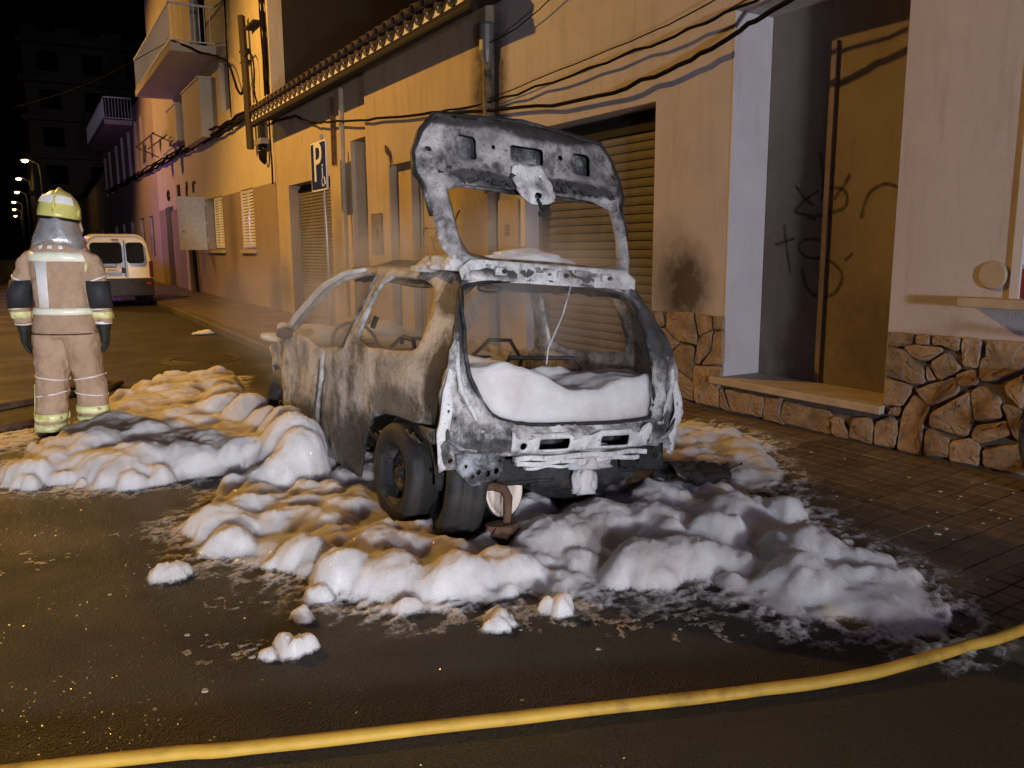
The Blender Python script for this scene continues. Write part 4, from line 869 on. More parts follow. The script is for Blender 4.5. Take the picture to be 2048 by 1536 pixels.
def burnt_car():
    root = empty('burnt_car', CAR_LOC, (0, CAR_ROLL, 0)); tag(root, 'burnt-out small hatchback shell with its tailgate open, standing in foam', 'car')
    QP = [(2.06, .12), (1.27, .10), (1.245, .25), (1.17, .40), (1.06, .50), (.90, .555), (.70, .575), (.50, .58), (.27, .60), (.20, .72), (.17, .90), (.21, 1.02), (.27, 1.13), (.33, 1.25), (.39, 1.335),
          (.70, 1.350), (1.2, 1.365), (1.7, 1.36), (2.03, 1.335), (2.30, 1.235), (2.65, .985), (2.95, .74), (2.86, .755), (2.57, .90), (2.24, 1.155), (2.02, 1.265), (1.64, 1.31), (1.47, 1.312), (1.50, 1.09), (1.585, .855), (1.72, .84), (1.885, .82), (1.905, .70), (1.965, .46)]
    W2 = smooth_poly([(1.37, .875), (.60, .925), (.525, .97), (.53, 1.10), (.575, 1.235), (.72, 1.29), (1.0, 1.312), (1.335, 1.308), (1.385, 1.09)], 1)
    DOOR = [(1.90, .80), (2.2, .825), (2.57, .865), (2.80, .785), (2.83, .5), (2.83, .13), (2.075, .125), (1.98, .46), (1.92, .70)]
    FEN = [(2.85, .75), (3.1, .735), (3.4, .70), (3.62, .62), (3.70, .46), (3.68, .22), (3.40, .20), (3.34, .42), (3.20, .55), (3.05, .585), (2.92, .54), (2.86, .42), (2.845, .2)]
    for s in (-1, 1):
        def f(v, w, s=s, k=0, amp=.022):
            x = sidex(v, w)
            if w < .85: x += dent(v, w, 3+k*7+s, amp)-.012*math.exp(-((w-.62)/.03)**2)
            d = dent(v*.6, w*3, 11+k, .012)
            return (s*x, v+d*.3, w+(dent(v, w, 20, .006)))
        o = sheet('body_side', QP, [W2], f, M['burnt_side'], root, .045, .022, -1 if s < 0 else 1)
        if s < 0: o['label'] = 'ash streaked near side with empty window openings'
        if s < 0:
            # inner window rail and weather strip left standing along the opening
            MB().tube([(-.665, v, w) for v, w in ((1.46, .87), (1.0, .895), (.64, .93))], .013, 6).build('window_rail', M['rust'], root)
            MB().tube([(s*(sidex(v, w)-.012), v, w) for v, w in ((1.42, 1.30), (1.46, 1.08), (1.53, .86))], .011, 6).build('door_pillar_strip', M['burnt_pale'], root)
            MB().tube([(s*(sidex(v, w)+.006), v, w) for v, w in ((1.46, 1.30), (1.49, 1.08), (1.575, .85))], .008, 6).build('door_pillar_strip', M['burnt_grey'], root)
            MB().tube([(s*(sidex(v, w)+.010), v, w) for v, w in ((2.90, .77), (2.62, .97), (2.30, 1.205), (2.03, 1.30), (1.70, 1.335))], [.022, .024, .022, .018, .012], 8).build('windscreen_pillar', M['burnt_pale'], root, True)
        dn = sheet('door', DOOR, [], lambda v, w, f=f: f(v, w, k=1, amp=.03), M['burnt_side'], root, .05, .02, -1 if s < 0 else 1)
        if s < 0: MB().tube([(-.735, v, w) for v, w in ((1.915, .74), (1.93, .6), (1.985, .4), (2.06, .14))], .007, 5).build('door_edge', M['burnt_black'], root)
        sheet('front_fender', FEN, [], lambda v, w, f=f: f(v, w, k=2, amp=.05), M['burnt_side'], root, .055, .012)
    # roof skin
    def roof(x, v):
        e = float(np.interp(v, [.38, .6, 1.2, 1.9, 2.05], [1.37, 1.405, 1.425, 1.40, 1.37]))
        return (x, v, e-.055*(x/.47)**2-.045*(abs(x)/.47)**6+dent(x, v, 5, .030))
    sheet('roof', [(-.50, .40), (0, .385), (.50, .40), (.52, 1.2), (.50, 1.95), (0, 2.06), (-.50, 1.95), (-.52, 1.2)], [], roof, M['burnt_roof'], root, .06, .012)
    MB().tube([(-.5, 1.98, 1.325), (-.25, 2.03, 1.355), (0, 2.05, 1.365), (.25, 2.03, 1.355), (.5, 1.98, 1.325)], .022, 8).build('windscreen_header', M['burnt_grey'], root, True)
    # rear frame with the hatch opening, licence recesses and lamp hole
    AP = smooth_poly([(-.535, 1.30), (0, 1.335), (.49, 1.29), (.515, 1.20), (.515, 1.05), (.51, .90), (.51, .66), (.47, .625), (0, .62), (-.46, .635), (-.56, .76), (-.615, .90), (-.60, 1.05), (-.575, 1.22)], 2)
    OUT = [(-.72, .41), (-.745, .6), (-.745, .76), (-.705, .9), (-.66, 1.05), (-.595, 1.2), (-.545, 1.32), (-.48, 1.365), (0, 1.39), (.48, 1.365), (.545, 1.32), (.60, 1.2), (.67, 1.05), (.71, .9), (.745, .76), (.745, .6), (.72, .42), (.60, .47), (.44, .485), (-.38, .485), (-.60, .49), (-.64, .42)]
    H1 = rrect(-.27, -.06, .50, .57, .012, 2); H2 = rrect(.11, .32, .50, .57, .012, 2)
    def rf(x, w):
        y = float(reary(x, w)); d = seg_dist((x, w), AP)
        y += .030*math.exp(-(d/.018)**2)                       # rain channel folded in along the opening
        y += -.016*math.exp(-((d-.055)/.018)**2)               # raised rib beside it
        if abs(x) > .56 and .50 < w < .90: y += .045*math.sin(math.pi*(abs(x)-.56)/.19 if abs(x) < .75 else 0)*math.sin(math.pi*(w-.5)/.4)  # empty lamp pocket
        if .49 < w < .60 and abs(x) < .46: y += -.018*(1 if abs(w-.54) < .045 else .3)
        if abs(w-.595) < .012: y += .02
        y += dent(x, w, 31, .028)+.006*math.sin(x*60+w*44)*(1 if abs(x) > .5 else .2)
        return (x, y, w)
    sheet('rear_frame', OUT, [AP, H1, H2, circle(-.335, .53, .022, 10), circle(-.66, .66, .012, 8), circle(-.62, .745, .014, 8), circle(-.68, .46, .012, 8), circle(.62, .60, .012, 8), rrect(.60, .625, .74, .80, .006, 1)], rf, M['burnt_rear'], root, .026, .016, 1)
    for s in (-1, 1):
        sheet('rear_flange', [(.40, 0), (.60, -.02), (.78, 0), (.93, .03), (.93, .06), (.78, .055), (.60, .05), (.42, .05)], [circle(.47, .03, .010, 6), circle(.70, .03, .008, 6)], lambda w, o, s=s: (s*(float(sidex(.15, w))+.045-o*.9), float(reary(.72, w))-.018+dent(w*3, o, 5+s, .015), w), M['burnt_pale'], root, .025, .006)
        MB().tube([(s*x, float(reary(x, w))-.012, w) for x, w in ((.545, .60), (.60, .70), (.655, .80), (.665, .90), (.645, 1.02))], [.010, .014, .016, .014, .008], 6).build('gutter_rib', M['burnt_pale'], root, True)
        MB().tube([(s*x, float(reary(x, w))-.010, w) for x, w in ((.56, .505), (.64, .52), (.70, .56), (.715, .66))], [.008, .011, .011, .008], 6).build('lamp_pocket_rib', M['burnt_grey'], root, True)
    # channel seal hanging along the opening
    seal = [(x, float(reary(x, w))+.012+.006*math.sin(i*1.7), w) for i, (x, w) in enumerate(AP)]
    MB().tube(seal+[seal[0]], .0105, 6).build('hatch_seal', M['burnt_black'], root, True)
    pp = sheet('licence_panel', [(-.40, .605), (-.40, .495), (.45, .495), (.47, .605), (.44, .62), (.40, .60), (.37, .57), (.30, .592), (.12, .592), (.06, .572), (-.02, .572), (-.08, .592), (-.30, .592), (-.345, .565)], [rrect(-.25, -.075, .508, .562, .01, 2), rrect(.125, .305, .508, .562, .01, 2), circle(-.335, .53, .020, 10)],
          lambda x, w: (x, float(reary(x, w))-.035+.006*math.sin(x*13)+dent(x, w, 8, .012)-.012*math.exp(-((w-.535)/.05)**4), w), M['burnt_pale'], root, .022, .010)
    box('recess_back', M['burnt_black'], root, -.40, .46, .16, .18, .44, .60)
    mb = MB()
    for k, (z0, z1, x0, x1, y) in enumerate(((.452, .478, -.38, .44, .015), (.425, .449, -.36, .40, .025), (.405, .421, -.30, .22, .035))):
        n = 18; mb.rings([[(x0+(x1-x0)*i/n, y+a+.007*math.sin(i*1.3+k), z+.004*math.sin(i*.9+k*2)) for a, z in ((0, z0), (0, z1), (.03, z1), (.03, z0))] for i in range(n+1)])
    mb.build('bumper_beam', M['burnt_pale'], root, bevel=.003)
    hs = [circle(-.55, .405, .013, 8), circle(-.615, .435, .010, 8), circle(-.50, .395, .016, 8), circle(-.45, .405, .016, 8), circle(-.58, .385, .012, 8), circle(-.435, .455, .007, 6)]
    sheet('bumper_bracket', [(-.67, .495), (-.41, .495), (-.405, .42), (-.43, .37), (-.50, .35), (-.575, .335), (-.60, .35), (-.655, .405)], hs, lambda x, w: (x, .075+dent(x, w, 4, .02)+.03*abs(x+.53), w), M['burnt_grey'], root, .022, .012).parent = root
    sheet('bumper_bracket', [(.30, .455), (.62, .485), (.635, .335), (.50, .34), (.32, .37)], [circle(.45, .40, .012, 8), circle(.58, .42, .012, 8)], lambda x, w: (x, .085+dent(x, w, 9, .02), w), M['burnt_black'], root, .03, .012)
    sheet('arch_bracket', [(.36, .585), (.18, .60), (.17, .53), (.24, .525), (.32, .55)], [circle(.24, .56, .010, 8), circle(.20, .555, .008, 6)], lambda v, w: (-.735-.03*(.3-v), v, w), M['burnt_grey'], root, .03, .008)
    # underbody: spare wheel well, floor, axle, fuel tank
    def well(a, b): return (a, b)
    mb = MB(); mb.lathe([(.0, .17), (.20, .18), (.26, .22), (.28, .30), (.285, .43)], 24, 'Z', (.17, .40, 0)); mb.build('spare_wheel_well', M['burnt_black'], root, True)
    sheet('floor_pan', [(-.62, .10), (.66, .10), (.66, 3.2), (-.62, 3.2)], [], lambda x, v: (x, v, .33+dent(x, v, 2, .04)), M['burnt_black'], root, .12, .02)
    sheet('back_floor_panel', [(-.42, .45), (.44, .45), (.44, .30), (.1, .26), (-.2, .30), (-.42, .33)], [], lambda x, w: (x, .11+dent(x, w, 6, .04), w), M['burnt_black'], root, .04, .012)
    MB().tube([(-.6, .64, .25), (.6, .64, .22)], .045, 10).build('rear_axle', M['burnt_black'], root)
    sheet('wheel_arch_liner', [(-.05, 0), (1.1, 0), (1.1, 1), (-.05, 1)], [], lambda a, b: (-.66+b*.30, .64+.34*math.cos(math.pi*a/1.05)*1.0, .26+.34*math.sin(math.pi*max(0, min(1, a/1.05)))+dent(a*2, b, 3, .03)), M['burnt_black'], root, .09, .01)
    # crushed liner scraps in the arch
    rng = random.Random(8)
    for k in range(4):
        v = 1.12-.17*k; sheet('liner_scrap', [(0, 0), (.16, .02), (.15, .09), (.04, .10)], [], lambda a, b, v=v, k=k: (-.70+.5*b, v-a, .42+.03*k-.5*b+dent(a*9, b*9, k, .05)), M['burnt_roof'] if k % 2 else M['burnt_black'], root, .03, .008)
    # wheels: rear near one with rim and charred tyre; rims only where the tyres burnt away
    def wheel(x, v, z, r, s, tyre=True):
        wl = empty('wheel'); wl.parent = root; wl.location = (x, v, z)
        if tyre:
            MB().lathe([(r*.62, -.085), (r*.80, -.095), (r*.95, -.088), (r, -.06), (r, .06), (r*.95, .088), (r*.8, .095), (r*.62, .085)], 36, 'X').build('tyre', M['black_rubber'], wl, True)
        rr = r*.64
        MB().lathe([(rr*1.04, -.09*s*-1), (rr*1.02, .085*s), (rr*.96, .07*s), (rr*.90, .03*s), (rr*.80, .0), (rr*.70, .02*s), (rr*.45, .045*s), (rr*.40, .03*s), (rr*.18, .03*s), (rr*.16, .06*s), (0, .06*s)], 36, 'X').build('rim', M['burnt_black'], wl, True)
        for k in range(4):
            a = k*math.pi/2+.5; MB().box(.03*s-.004, .03*s+.006, rr*.28*math.cos(a)-.012, rr*.28*math.cos(a)+.012, rr*.28*math.sin(a)-.012, rr*.28*math.sin(a)+.012).build('wheel_bolt', M['rust'], wl)
    wheel(-.625, .72, .262, .27, -1); wheel(.60, .62, .26, .20, 1, False); wheel(-.60, 3.08, .262, .27, -1); wheel(.60, 3.08, .26, .20, 1, False)
    # inside: seat frames, bulkhead, steering wheel, mirror, hanging wire
    sb = empty('rear_seat_frame'); sb.parent = root
    for x0, x1 in ((-.52, -.06), (.0, .54)):
        MB().tube([(x0, .74, .45), (x0, .80, .84), (x0+.04, .81, .875), (x1-.04, .81, .875), (x1, .80, .84), (x1, .74, .45)], .014, 6).build('seat_tube', M['burnt_black'], sb, True)
        MB().tube([(x0+.02, .815, .80), (x1-.02, .815, .80)], .010, 6).build('seat_tube', M['burnt_grey'], sb)
    for x in (-.33, .30):
        MB().tube([(x-.22, 1.55, .35), (x-.20, 1.42, .80), (x-.08, 1.38, .93), (x+.08, 1.38, .93), (x+.20, 1.42, .80), (x+.22, 1.55, .35)], .014, 6).build('front_seat_tube', M['burnt_black'], sb, True)
    sheet('bulkhead', [(-.64, .2), (.64, .2), (.64, .72), (0, .78), (-.64, .72)], [], lambda x, w: (x, 2.78+dent(x, w, 1, .06), w), M['burnt_black'], root, .09, .02)
    MB().tube([(-.33+.17*math.cos(t), 2.35+.08*math.sin(t), .80+.15*math.sin(t)) for t in np.linspace(0, 6.28, 22)], .013, 6).build('steering_wheel', M['burnt_black'], root, True)
    mr = MB(); mr.tube([(.12, 1.26, 1.38), (.12, 1.25, 1.285)], .010, 6); mr.tube([(.12+.085*math.cos(t), 1.24, 1.265+.022*math.sin(t)) for t in np.linspace(0, 6.28, 18)], .009, 6); mr.build('rear_view_mirror', M['burnt_black'], root)
    MB().tube([(.22, .50, 1.32), (.19, .52, 1.15), (.16, .60, .95), (.17, .62, .86)], .005, 5).build('hanging_wire', M['burnt_pale'], root)
    MB().tube([(-.60, .75, .93), (-.60, .77, .97), (-.60, .90, .98), (-.60, .92, .94)], .013, 6).build('grab_handle', M['burnt_black'], root)
    MB().tube([(-.60, 1.36, .99), (-.58, 1.35, 1.06)], .018, 6).build('belt_anchor', M['burnt_black'], root)
    MB().lathe([(0, -.06), (.03, -.05), (.045, 0), (.035, .05), (0, .06)], 14, 'X', (-.80, 2.50, .86)).build('door_mirror', M['burnt_black'], root, True)
    # crumpled bonnet and nose
    sheet('bonnet', [(-.60, 2.86), (.60, 2.86), (.55, 3.45), (.3, 3.66), (-.3, 3.66), (-.55, 3.45)], [], lambda x, v: (x, v, .80-.10*(v-2.86)-.10*(v-3.2)**2*(v > 3.2)-.08*abs(x)**2+dent(x, v, 14, .10)), M['burnt_side'], root, .07, .012)
    sheet('nose_panel', [(-.55, .25), (.55, .25), (.55, .62), (-.55, .62)], [rrect(-.48, -.25, .40, .56, .05, 3), rrect(.25, .48, .40, .56, .05, 3)], lambda x, w: (x, 3.70-.25*abs(x)**2+dent(x, w, 17, .06), w), M['burnt_side'], root, .06, .012)
    # exhaust tail hanging down
    # ---- tailgate, thrown up past the vertical
    tg = empty('tailgate'); tg.parent = root
    T = [(-.47, -.03), (-.55, .02), (-.605, .10), (-.625, .26), (-.64, .42), (-.675, .47), (-.67, .58), (-.62, .70), (-.54, .79), (0, .835), (.54, .79), (.62, .70), (.67, .58), (.675, .47), (.64, .42), (.625, .26), (.605, .10), (.55, .02), (.47, -.03)]
    WN = smooth_poly([(-.46, .055), (-.51, .16), (-.525, .30), (-.53, .43), (0, .455), (.53, .43), (.525, .30), (.51, .16), (.46, .055), (0, .065)], 1)
    hl = [rrect(-.44, -.32, .575, .70, .025, 3), rrect(-.115, .105, .60, .69, .02, 3), rrect(.30, .425, .575, .70, .025, 3), circle(-.22, .66, .013, 8), circle(.22, .66, .016, 8), circle(-.605, .60, .016, 8), circle(.605, .60, .016, 8), circle(-.21, .575, .007, 6), circle(.25, .60, .007, 6), circle(-.14, .655, .006, 6)]
    def inner(x, t):
        d1 = seg_dist((x, t), T); d2 = seg_dist((x, t), WN)
        y = lid_v(t)-.035+.055*math.exp(-(d1/.035)**2)+.03*math.exp(-(d2/.02)**2)-.012*math.exp(-((d2-.05)/.02)**2)
        y += dent(x, t, 41, .022)
        if t < .06: y += -.012
        return (x, y, HW+t)
    sheet('inner_panel', T, [WN]+hl, inner, M['burnt_lid'], tg, .026, .010)
    To = [(x*1.01, t if t < .42 else t*1.01) for x, t in T]
    sheet('outer_skin', [(-.645, .43), (-.68, .48), (-.675, .585), (-.625, .71), (-.545, .805), (0, .85), (.545, .805), (.625, .71), (.675, .585), (.68, .48), (.645, .43)], [], lambda x, t: (x, lid_v(t)+.060-.02*(x/.6)**2+dent(x, t, 44, .03), HW+t), M['burnt_grey'], tg, .05, .010)
    MB().tube([(x*1.0, lid_v(t)+.02, HW+t) for x, t in T[3:16]], .016, 8).build('lid_edge', M['burnt_black'], tg, True)
    # lock plate bulge, latch hanging from it, hinge plates, charred trim along the window foot
    sheet('lock_plate', smooth_poly([(-.13, .50), (-.12, .59), (.10, .59), (.12, .48), (.10, .40), (.03, .37), (-.06, .375), (-.12, .42)], 1), [circle(0, .42, .02, 8), circle(.05, .52, .012, 6)], lambda x, t: (x, lid_v(t)-.055+dent(x*3, t*3, 3, .05), HW+t), M['burnt_pale'], tg, .02, .01)
    MB().tube([(.0, lid_v(.4)-.06, HW+.40), (.01, lid_v(.35)-.06, HW+.36), (.02, lid_v(.33)-.05, HW+.335)], .012, 6).build('latch', M['burnt_black'], tg)
    MB().obox((.03, lid_v(.32)-.05, HW+.325), (.035, 0, .006), (0, .01, 0), (-.003, 0, .012)).build('latch', M['burnt_black'], tg)
    rng = random.Random(9)
    mb = MB()
    for i in range(70):
        x = -.56+1.12*i/69+rng.uniform(-.01, .01)
        if abs(x) < .12: continue
        t = .465+rng.uniform(-.01, .05)*(1 if rng.random() < .6 else .2); s = rng.uniform(.006, .018)
        mb.obox((x, lid_v(t)-.045, HW+t), (s, 0, rng.uniform(-.006, .006)), (0, .008, 0), (rng.uniform(-.006, .006), 0, s*.8))
    mb.build('charred_trim', M['burnt_black'], tg, bevel=.004)['kind'] = 'stuff'
    for x in (-.33, .05, .34):
        MB().obox((x, HV-.055, HW-.0), (.035, 0, 0), (0, .012, .004), (0, -.004, .020)).build('hinge_plate', M['burnt_pale'], tg, bevel=.006); MB().lathe([(0, -.02), (.012, -.02), (.012, .02), (0, .02)], 8, 'Y', (x+.01, HV-.065, HW)).build('hinge_bolt', M['burnt_black'], tg)
    sheet('hinge_rail', [(-.55, -.055), (.54, -.055), (.56, .0), (.50, .05), (-.50, .05), (-.56, .0)], [circle(-.2, .0, .012, 8), circle(.12, .005, .016, 8), circle(.20, .0, .010, 8)], lambda x, t: (x, HV-.035-.4*max(0, -t)+dent(x*2, t*2, 12, .025), HW+t), M['burnt_pale'], tg, .024, .010)
    return root
burnt_car()
# loose things around the car
def loose():
    t = empty('loose_tyre', (1.80, 3.60, .0), (R(-4), R(8), R(-16))); tag(t, 'charred loose tyre standing right behind the rear wheel', 'tyre')
    r = .275; n = 40
    MB().lathe([(r*.60, -.085), (r*.78, -.10), (r*.95, -.095), (r, -.06), (r*1.005, -.03), (r*.985, -.025), (r*.985, -.01), (r*1.005, -.005), (r*1.005, .03), (r*.985, .035), (r, .06), (r*.95, .095), (r*.78, .10), (r*.60, .085)], n, 'X', (0, 0, r)).build('tyre_body', M['black_rubber'], t, True)
    MB().lathe([(r*.60, -.08), (r*.5, -.05), (r*.2, -.05), (0, -.05)], n, 'X', (0, 0, r)).build('inner_disc', M['burnt_black'], t, True)
    d = empty('pale_dish', (2.03, 3.46, .25), (R(80), R(4), R(20))); tag(d, 'pale round drum lid under the bumper lit orange', 'drum lid')
    pale = pbr('pale_enamel', [(.3, (.52, .44, .36)), (.7, (.72, .64, .55))], 6, .5)
    MB().lathe([(0, .012), (.07, .012), (.085, .002), (.115, .0), (.128, .012), (.140, .014), (.146, .006), (.146, -.012)], 36).build('disc', pale, d, True)
    MB().lathe([(.1475, -.01), (.152, 0), (.148, .010)], 36).build('rim', M['dark_metal'], d, True)
    e = empty('exhaust_pipe', (1.925, 3.30, 0)); tag(e, 'rusty broken exhaust pipe bent over beside the loose tyre', 'exhaust pipe')
    MB().tube([(-.06, .12, .29), (-.01, .06, .305), (.035, .03, .29), (.05, .02, .25), (.035, .0, .18), (.03, 0, .10)], [.018, .022, .024, .024, .022, .02], 10).build('pipe', M['rust'], e, True)
    mb = MB(); rng = random.Random(1); mb.rings([[(.0+(.085+rng.uniform(-.02, .02))*math.cos(a), (.05+rng.uniform(-.01, .01))*math.sin(a)-.01, z) for a in np.linspace(0, 5.9, 14)] for z in (.02, .08, .125, .135)]); mb.build('silencer_shell', M['rust'], e)
    b = empty('bumper_piece', (3.27, 3.36, .09), (0, R(4), R(6))); tag(b, 'black melted bumper piece lying on the foam beside the car', 'bumper')
    def bp(a, c): 
        r0 = .13*(1-.75*max(0, a)**2); return (a*.42, .05*a*a+r0*math.cos(c)*.9, r0*math.sin(c)*(1.0-.25*a)+dent(a*2, c, 7, .03))
    sheet('shell', [(-.62, .15), (.72, .2), (.80, .6), (.74, 1.3), (.5, 2.6), (-.3, 2.8), (-.62, 2.4)], [], bp, M['black_plastic'], b, .09, .012)
    MB().tube([(.32, .03, .06), (.40, .0, .10), (.46, .05, .07), (.44, .12, .01), (.40, .16, 0)], .004, 5).build('wire', M['cable'], b); MB().tube([(.31, .05, .05), (.37, .08, .09), (.42, .13, .03)], .003, 5).build('wire', M['cable'], b)
loose()

# ------------------------------------------------------------------ extinguishing foam
def poly_sd(X, Y, poly):
    """signed distance to a polygon, positive inside, for arrays"""
    P = np.array(poly); d = np.full(X.shape, 1e9); ins = np.zeros(X.shape, bool); n = len(P)
    for i in range(n):
        a, b = P[i], P[(i+1) % n]; e = b-a
        t = np.clip(((X-a[0])*e[0]+(Y-a[1])*e[1])/(e@e+1e-12), 0, 1)
        d = np.minimum(d, np.hypot(X-a[0]-e[0]*t, Y-a[1]-e[1]*t))
        c = (a[1] > Y) != (b[1] > Y)
        with np.errstate(divide='ignore', invalid='ignore'): xx = (b[0]-a[0])*(Y-a[1])/(b[1]-a[1])+a[0]
        ins ^= c & (X < xx)
    return np.where(ins, d, -d)
def height_mesh(name, xs, ys, Z, base, mat, thr=-.30, parent=None, floor=-.07):
    """surface base+Z; Z runs on below zero past the edge so that the outline is where it meets the ground"""
    k2 = Z > thr; Z = np.maximum(Z, floor)
    idx = -np.ones(Z.shape, int); idx[k2] = np.arange(k2.sum()); zz = base+Z
    V = [(float(xs[i]), float(ys[j]), float(zz[j, i])) for j, i in zip(*np.where(k2))]
    a, b, c, d = idx[:-1, :-1], idx[:-1, 1:], idx[1:, 1:], idx[1:, :-1]; ok = (a >= 0) & (b >= 0) & (c >= 0) & (d >= 0)
    F = np.stack([a[ok], b[ok], c[ok], d[ok]], 1).tolist()
    me = bpy.data.meshes.new(name); me.from_pydata(V, [], F); me.update(); me.shade_smooth()
    at = me.attributes.new('thickness', 'FLOAT', 'POINT'); at.data.foreach_set('value', Z[k2].astype(np.float32))
    return link(name, me, mat, parent)
def blur(A, n):
    for _ in range(n):
        A = np.pad(A, 1, 'edge'); A = (A[:-2, 1:-1]+A[2:, 1:-1]+A[1:-1, :-2]+A[1:-1, 2:]+2*A[1:-1, 1:-1])/6
    return A
def prof(d, r): t = np.clip(d/r, 0, 1); return np.clip(1-(1-t)**2, 0, 1)**.78
POOLS = [  # outline on the ground, height, edge radius
 ([(.62, 4.53), (.78, 4.62), (.96, 5.02), (1.1, 5.08), (1.32, 4.95), (1.5, 4.8), (1.75, 5.2), (2.4, 6.2), (3.1, 6.0), (3.3, 4.6), (3.35, 3.7), (3.5, 3.42), (3.52, 3.2), (3.44, 3.04), (3.56, 2.86), (3.44, 2.68), (3.32, 2.66), (3.31, 2.42), (3.26, 2.22), (3.18, 2.07), (3.1, 1.88), (3.02, 1.72), (2.9, 1.68), (2.84, 1.56), (2.76, 1.74), (2.70, 1.88), (2.52, 1.98), (2.46, 2.22), (2.44, 2.44), (2.06, 2.62), (1.72, 2.78), (1.58, 2.82), (1.44, 2.86), (1.28, 2.86), (1.12, 3.05), (1.02, 3.2), (.98, 3.36), (.92, 3.52), (.86, 3.68), (.70, 3.86), (.64, 4.10), (.72, 4.26)], .115, .20),
 ([(-.20, 5.85), (-.03, 5.68), (.10, 5.88), (.18, 5.56), (.36, 5.44), (.56, 5.38), (.88, 5.43), (1.08, 5.42), (1.26, 5.2), (1.34, 5.02), (1.62, 4.95), (1.75, 5.6), (1.8, 7.4), (1.9, 9.0), (2.1, 9.6), (1.55, 9.75), (1.08, 9.3), (.72, 8.6), (.52, 7.9), (.40, 7.3), (.16, 6.95), (-.04, 6.5), (-.2, 6.15)], .26, .28),
 ([(3.45, 4.6), (4.0, 4.85), (4.30, 4.72), (4.46, 4.6), (4.50, 4.33), (4.50, 4.13), (4.36, 3.86), (4.17, 3.66), (3.98, 3.40), (3.78, 3.20), (3.60, 3.17), (3.46, 3.28), (3.3, 3.8)], .085, .10),
 ([(-2.2, 7.2), (-.2, 7.0), (.1, 7.4), (-.1, 7.7), (-2.2, 8.0)], .03, .10),
]
LUMPS = [  # x, y, radius, height
 (1.44, 5.02, .17, .34), (1.50, 5.28, .22, .40), (1.30, 4.92, .14, .22), (1.15, 5.0, .12, .12), (.98, 4.98, .07, .12), (1.58, 5.7, .18, .36), (1.5, 6.1, .18, .30), (1.56, 6.6, .20, .32), (1.4, 7.1, .22, .26), (1.55, 7.6, .22, .26), (1.25, 5.5, .15, .22),
 (.40, 5.72, .16, .17), (.62, 5.80, .15, .20), (.85, 5.70, .16, .18), (.15, 6.1, .16, .16), (.42, 6.25, .20, .24), (.75, 6.4, .20, .22), (.05, 5.9, .13, .13), (1.1, 5.85, .18, .19), (1.0, 6.9, .22, .18), (.8, 7.6, .22, .16), (1.2, 8.2, .25, .15), (1.7, 8.8, .25, .14), (.6, 7.0, .2, .2),
 (.85, 4.35, .22, .14), (.80, 4.02, .16, .12), (1.05, 3.62, .18, .13), (1.10, 3.30, .14, .17), (1.3, 3.2, .20, .14), (1.55, 3.02, .18, .15), (1.8, 2.98, .18, .12), (1.85, 3.34, .13, .20), (1.42, 3.6, .25, .12), (2.15, 3.15, .25, .16), (2.45, 3.2, .25, .17), (2.7, 3.05, .22, .16),
 (2.32, 2.68, .22, .15), (2.55, 2.62, .20, .14), (2.15, 2.70, .10, .08), (2.85, 2.78, .16, .18), (2.62, 2.86, .14, .16), (3.1, 2.9, .20, .13), (3.0, 2.4, .25, .15), (2.78, 2.2, .22, .14), (3.38, 2.78, .13, .12), (3.15, 2.15, .14, .08), (2.25, 3.55, .22, .14), (2.9, 3.3, .25, .15), (1.7, 3.75, .2, .1),
 (3.9, 4.4, .35, .07), (4.2, 4.3, .22, .05), (4.0, 3.6, .2, .05)]
def puffs(Z, X, Y, xs, ys, items, k=34):
    """add rounded puffs (x, y, radius, height) to a height field with soft creases between them"""
    st = xs[1]-xs[0]
    for (x, y, r, h) in items:
        i0, i1 = np.searchsorted(xs, (x-r*1.3, x+r*1.3)); j0, j1 = np.searchsorted(ys, (y-r*1.3, y+r*1.3))
        if i1-i0 < 2 or j1-j0 < 2: continue
        sl = (slice(j0, j1), slice(i0, i1)); q = np.hypot(X[sl]-x, Y[sl]-y)/r; t = np.clip(1-q*q, 0, 1)
        L = h*(.75*np.sqrt(t)+.25*t); z = Z[sl]
        Z[sl] = np.where(q < 1, np.log(np.exp(np.clip(z, -.5, 1)*k)+np.exp(L*k)-1)/k, z)
    return Z
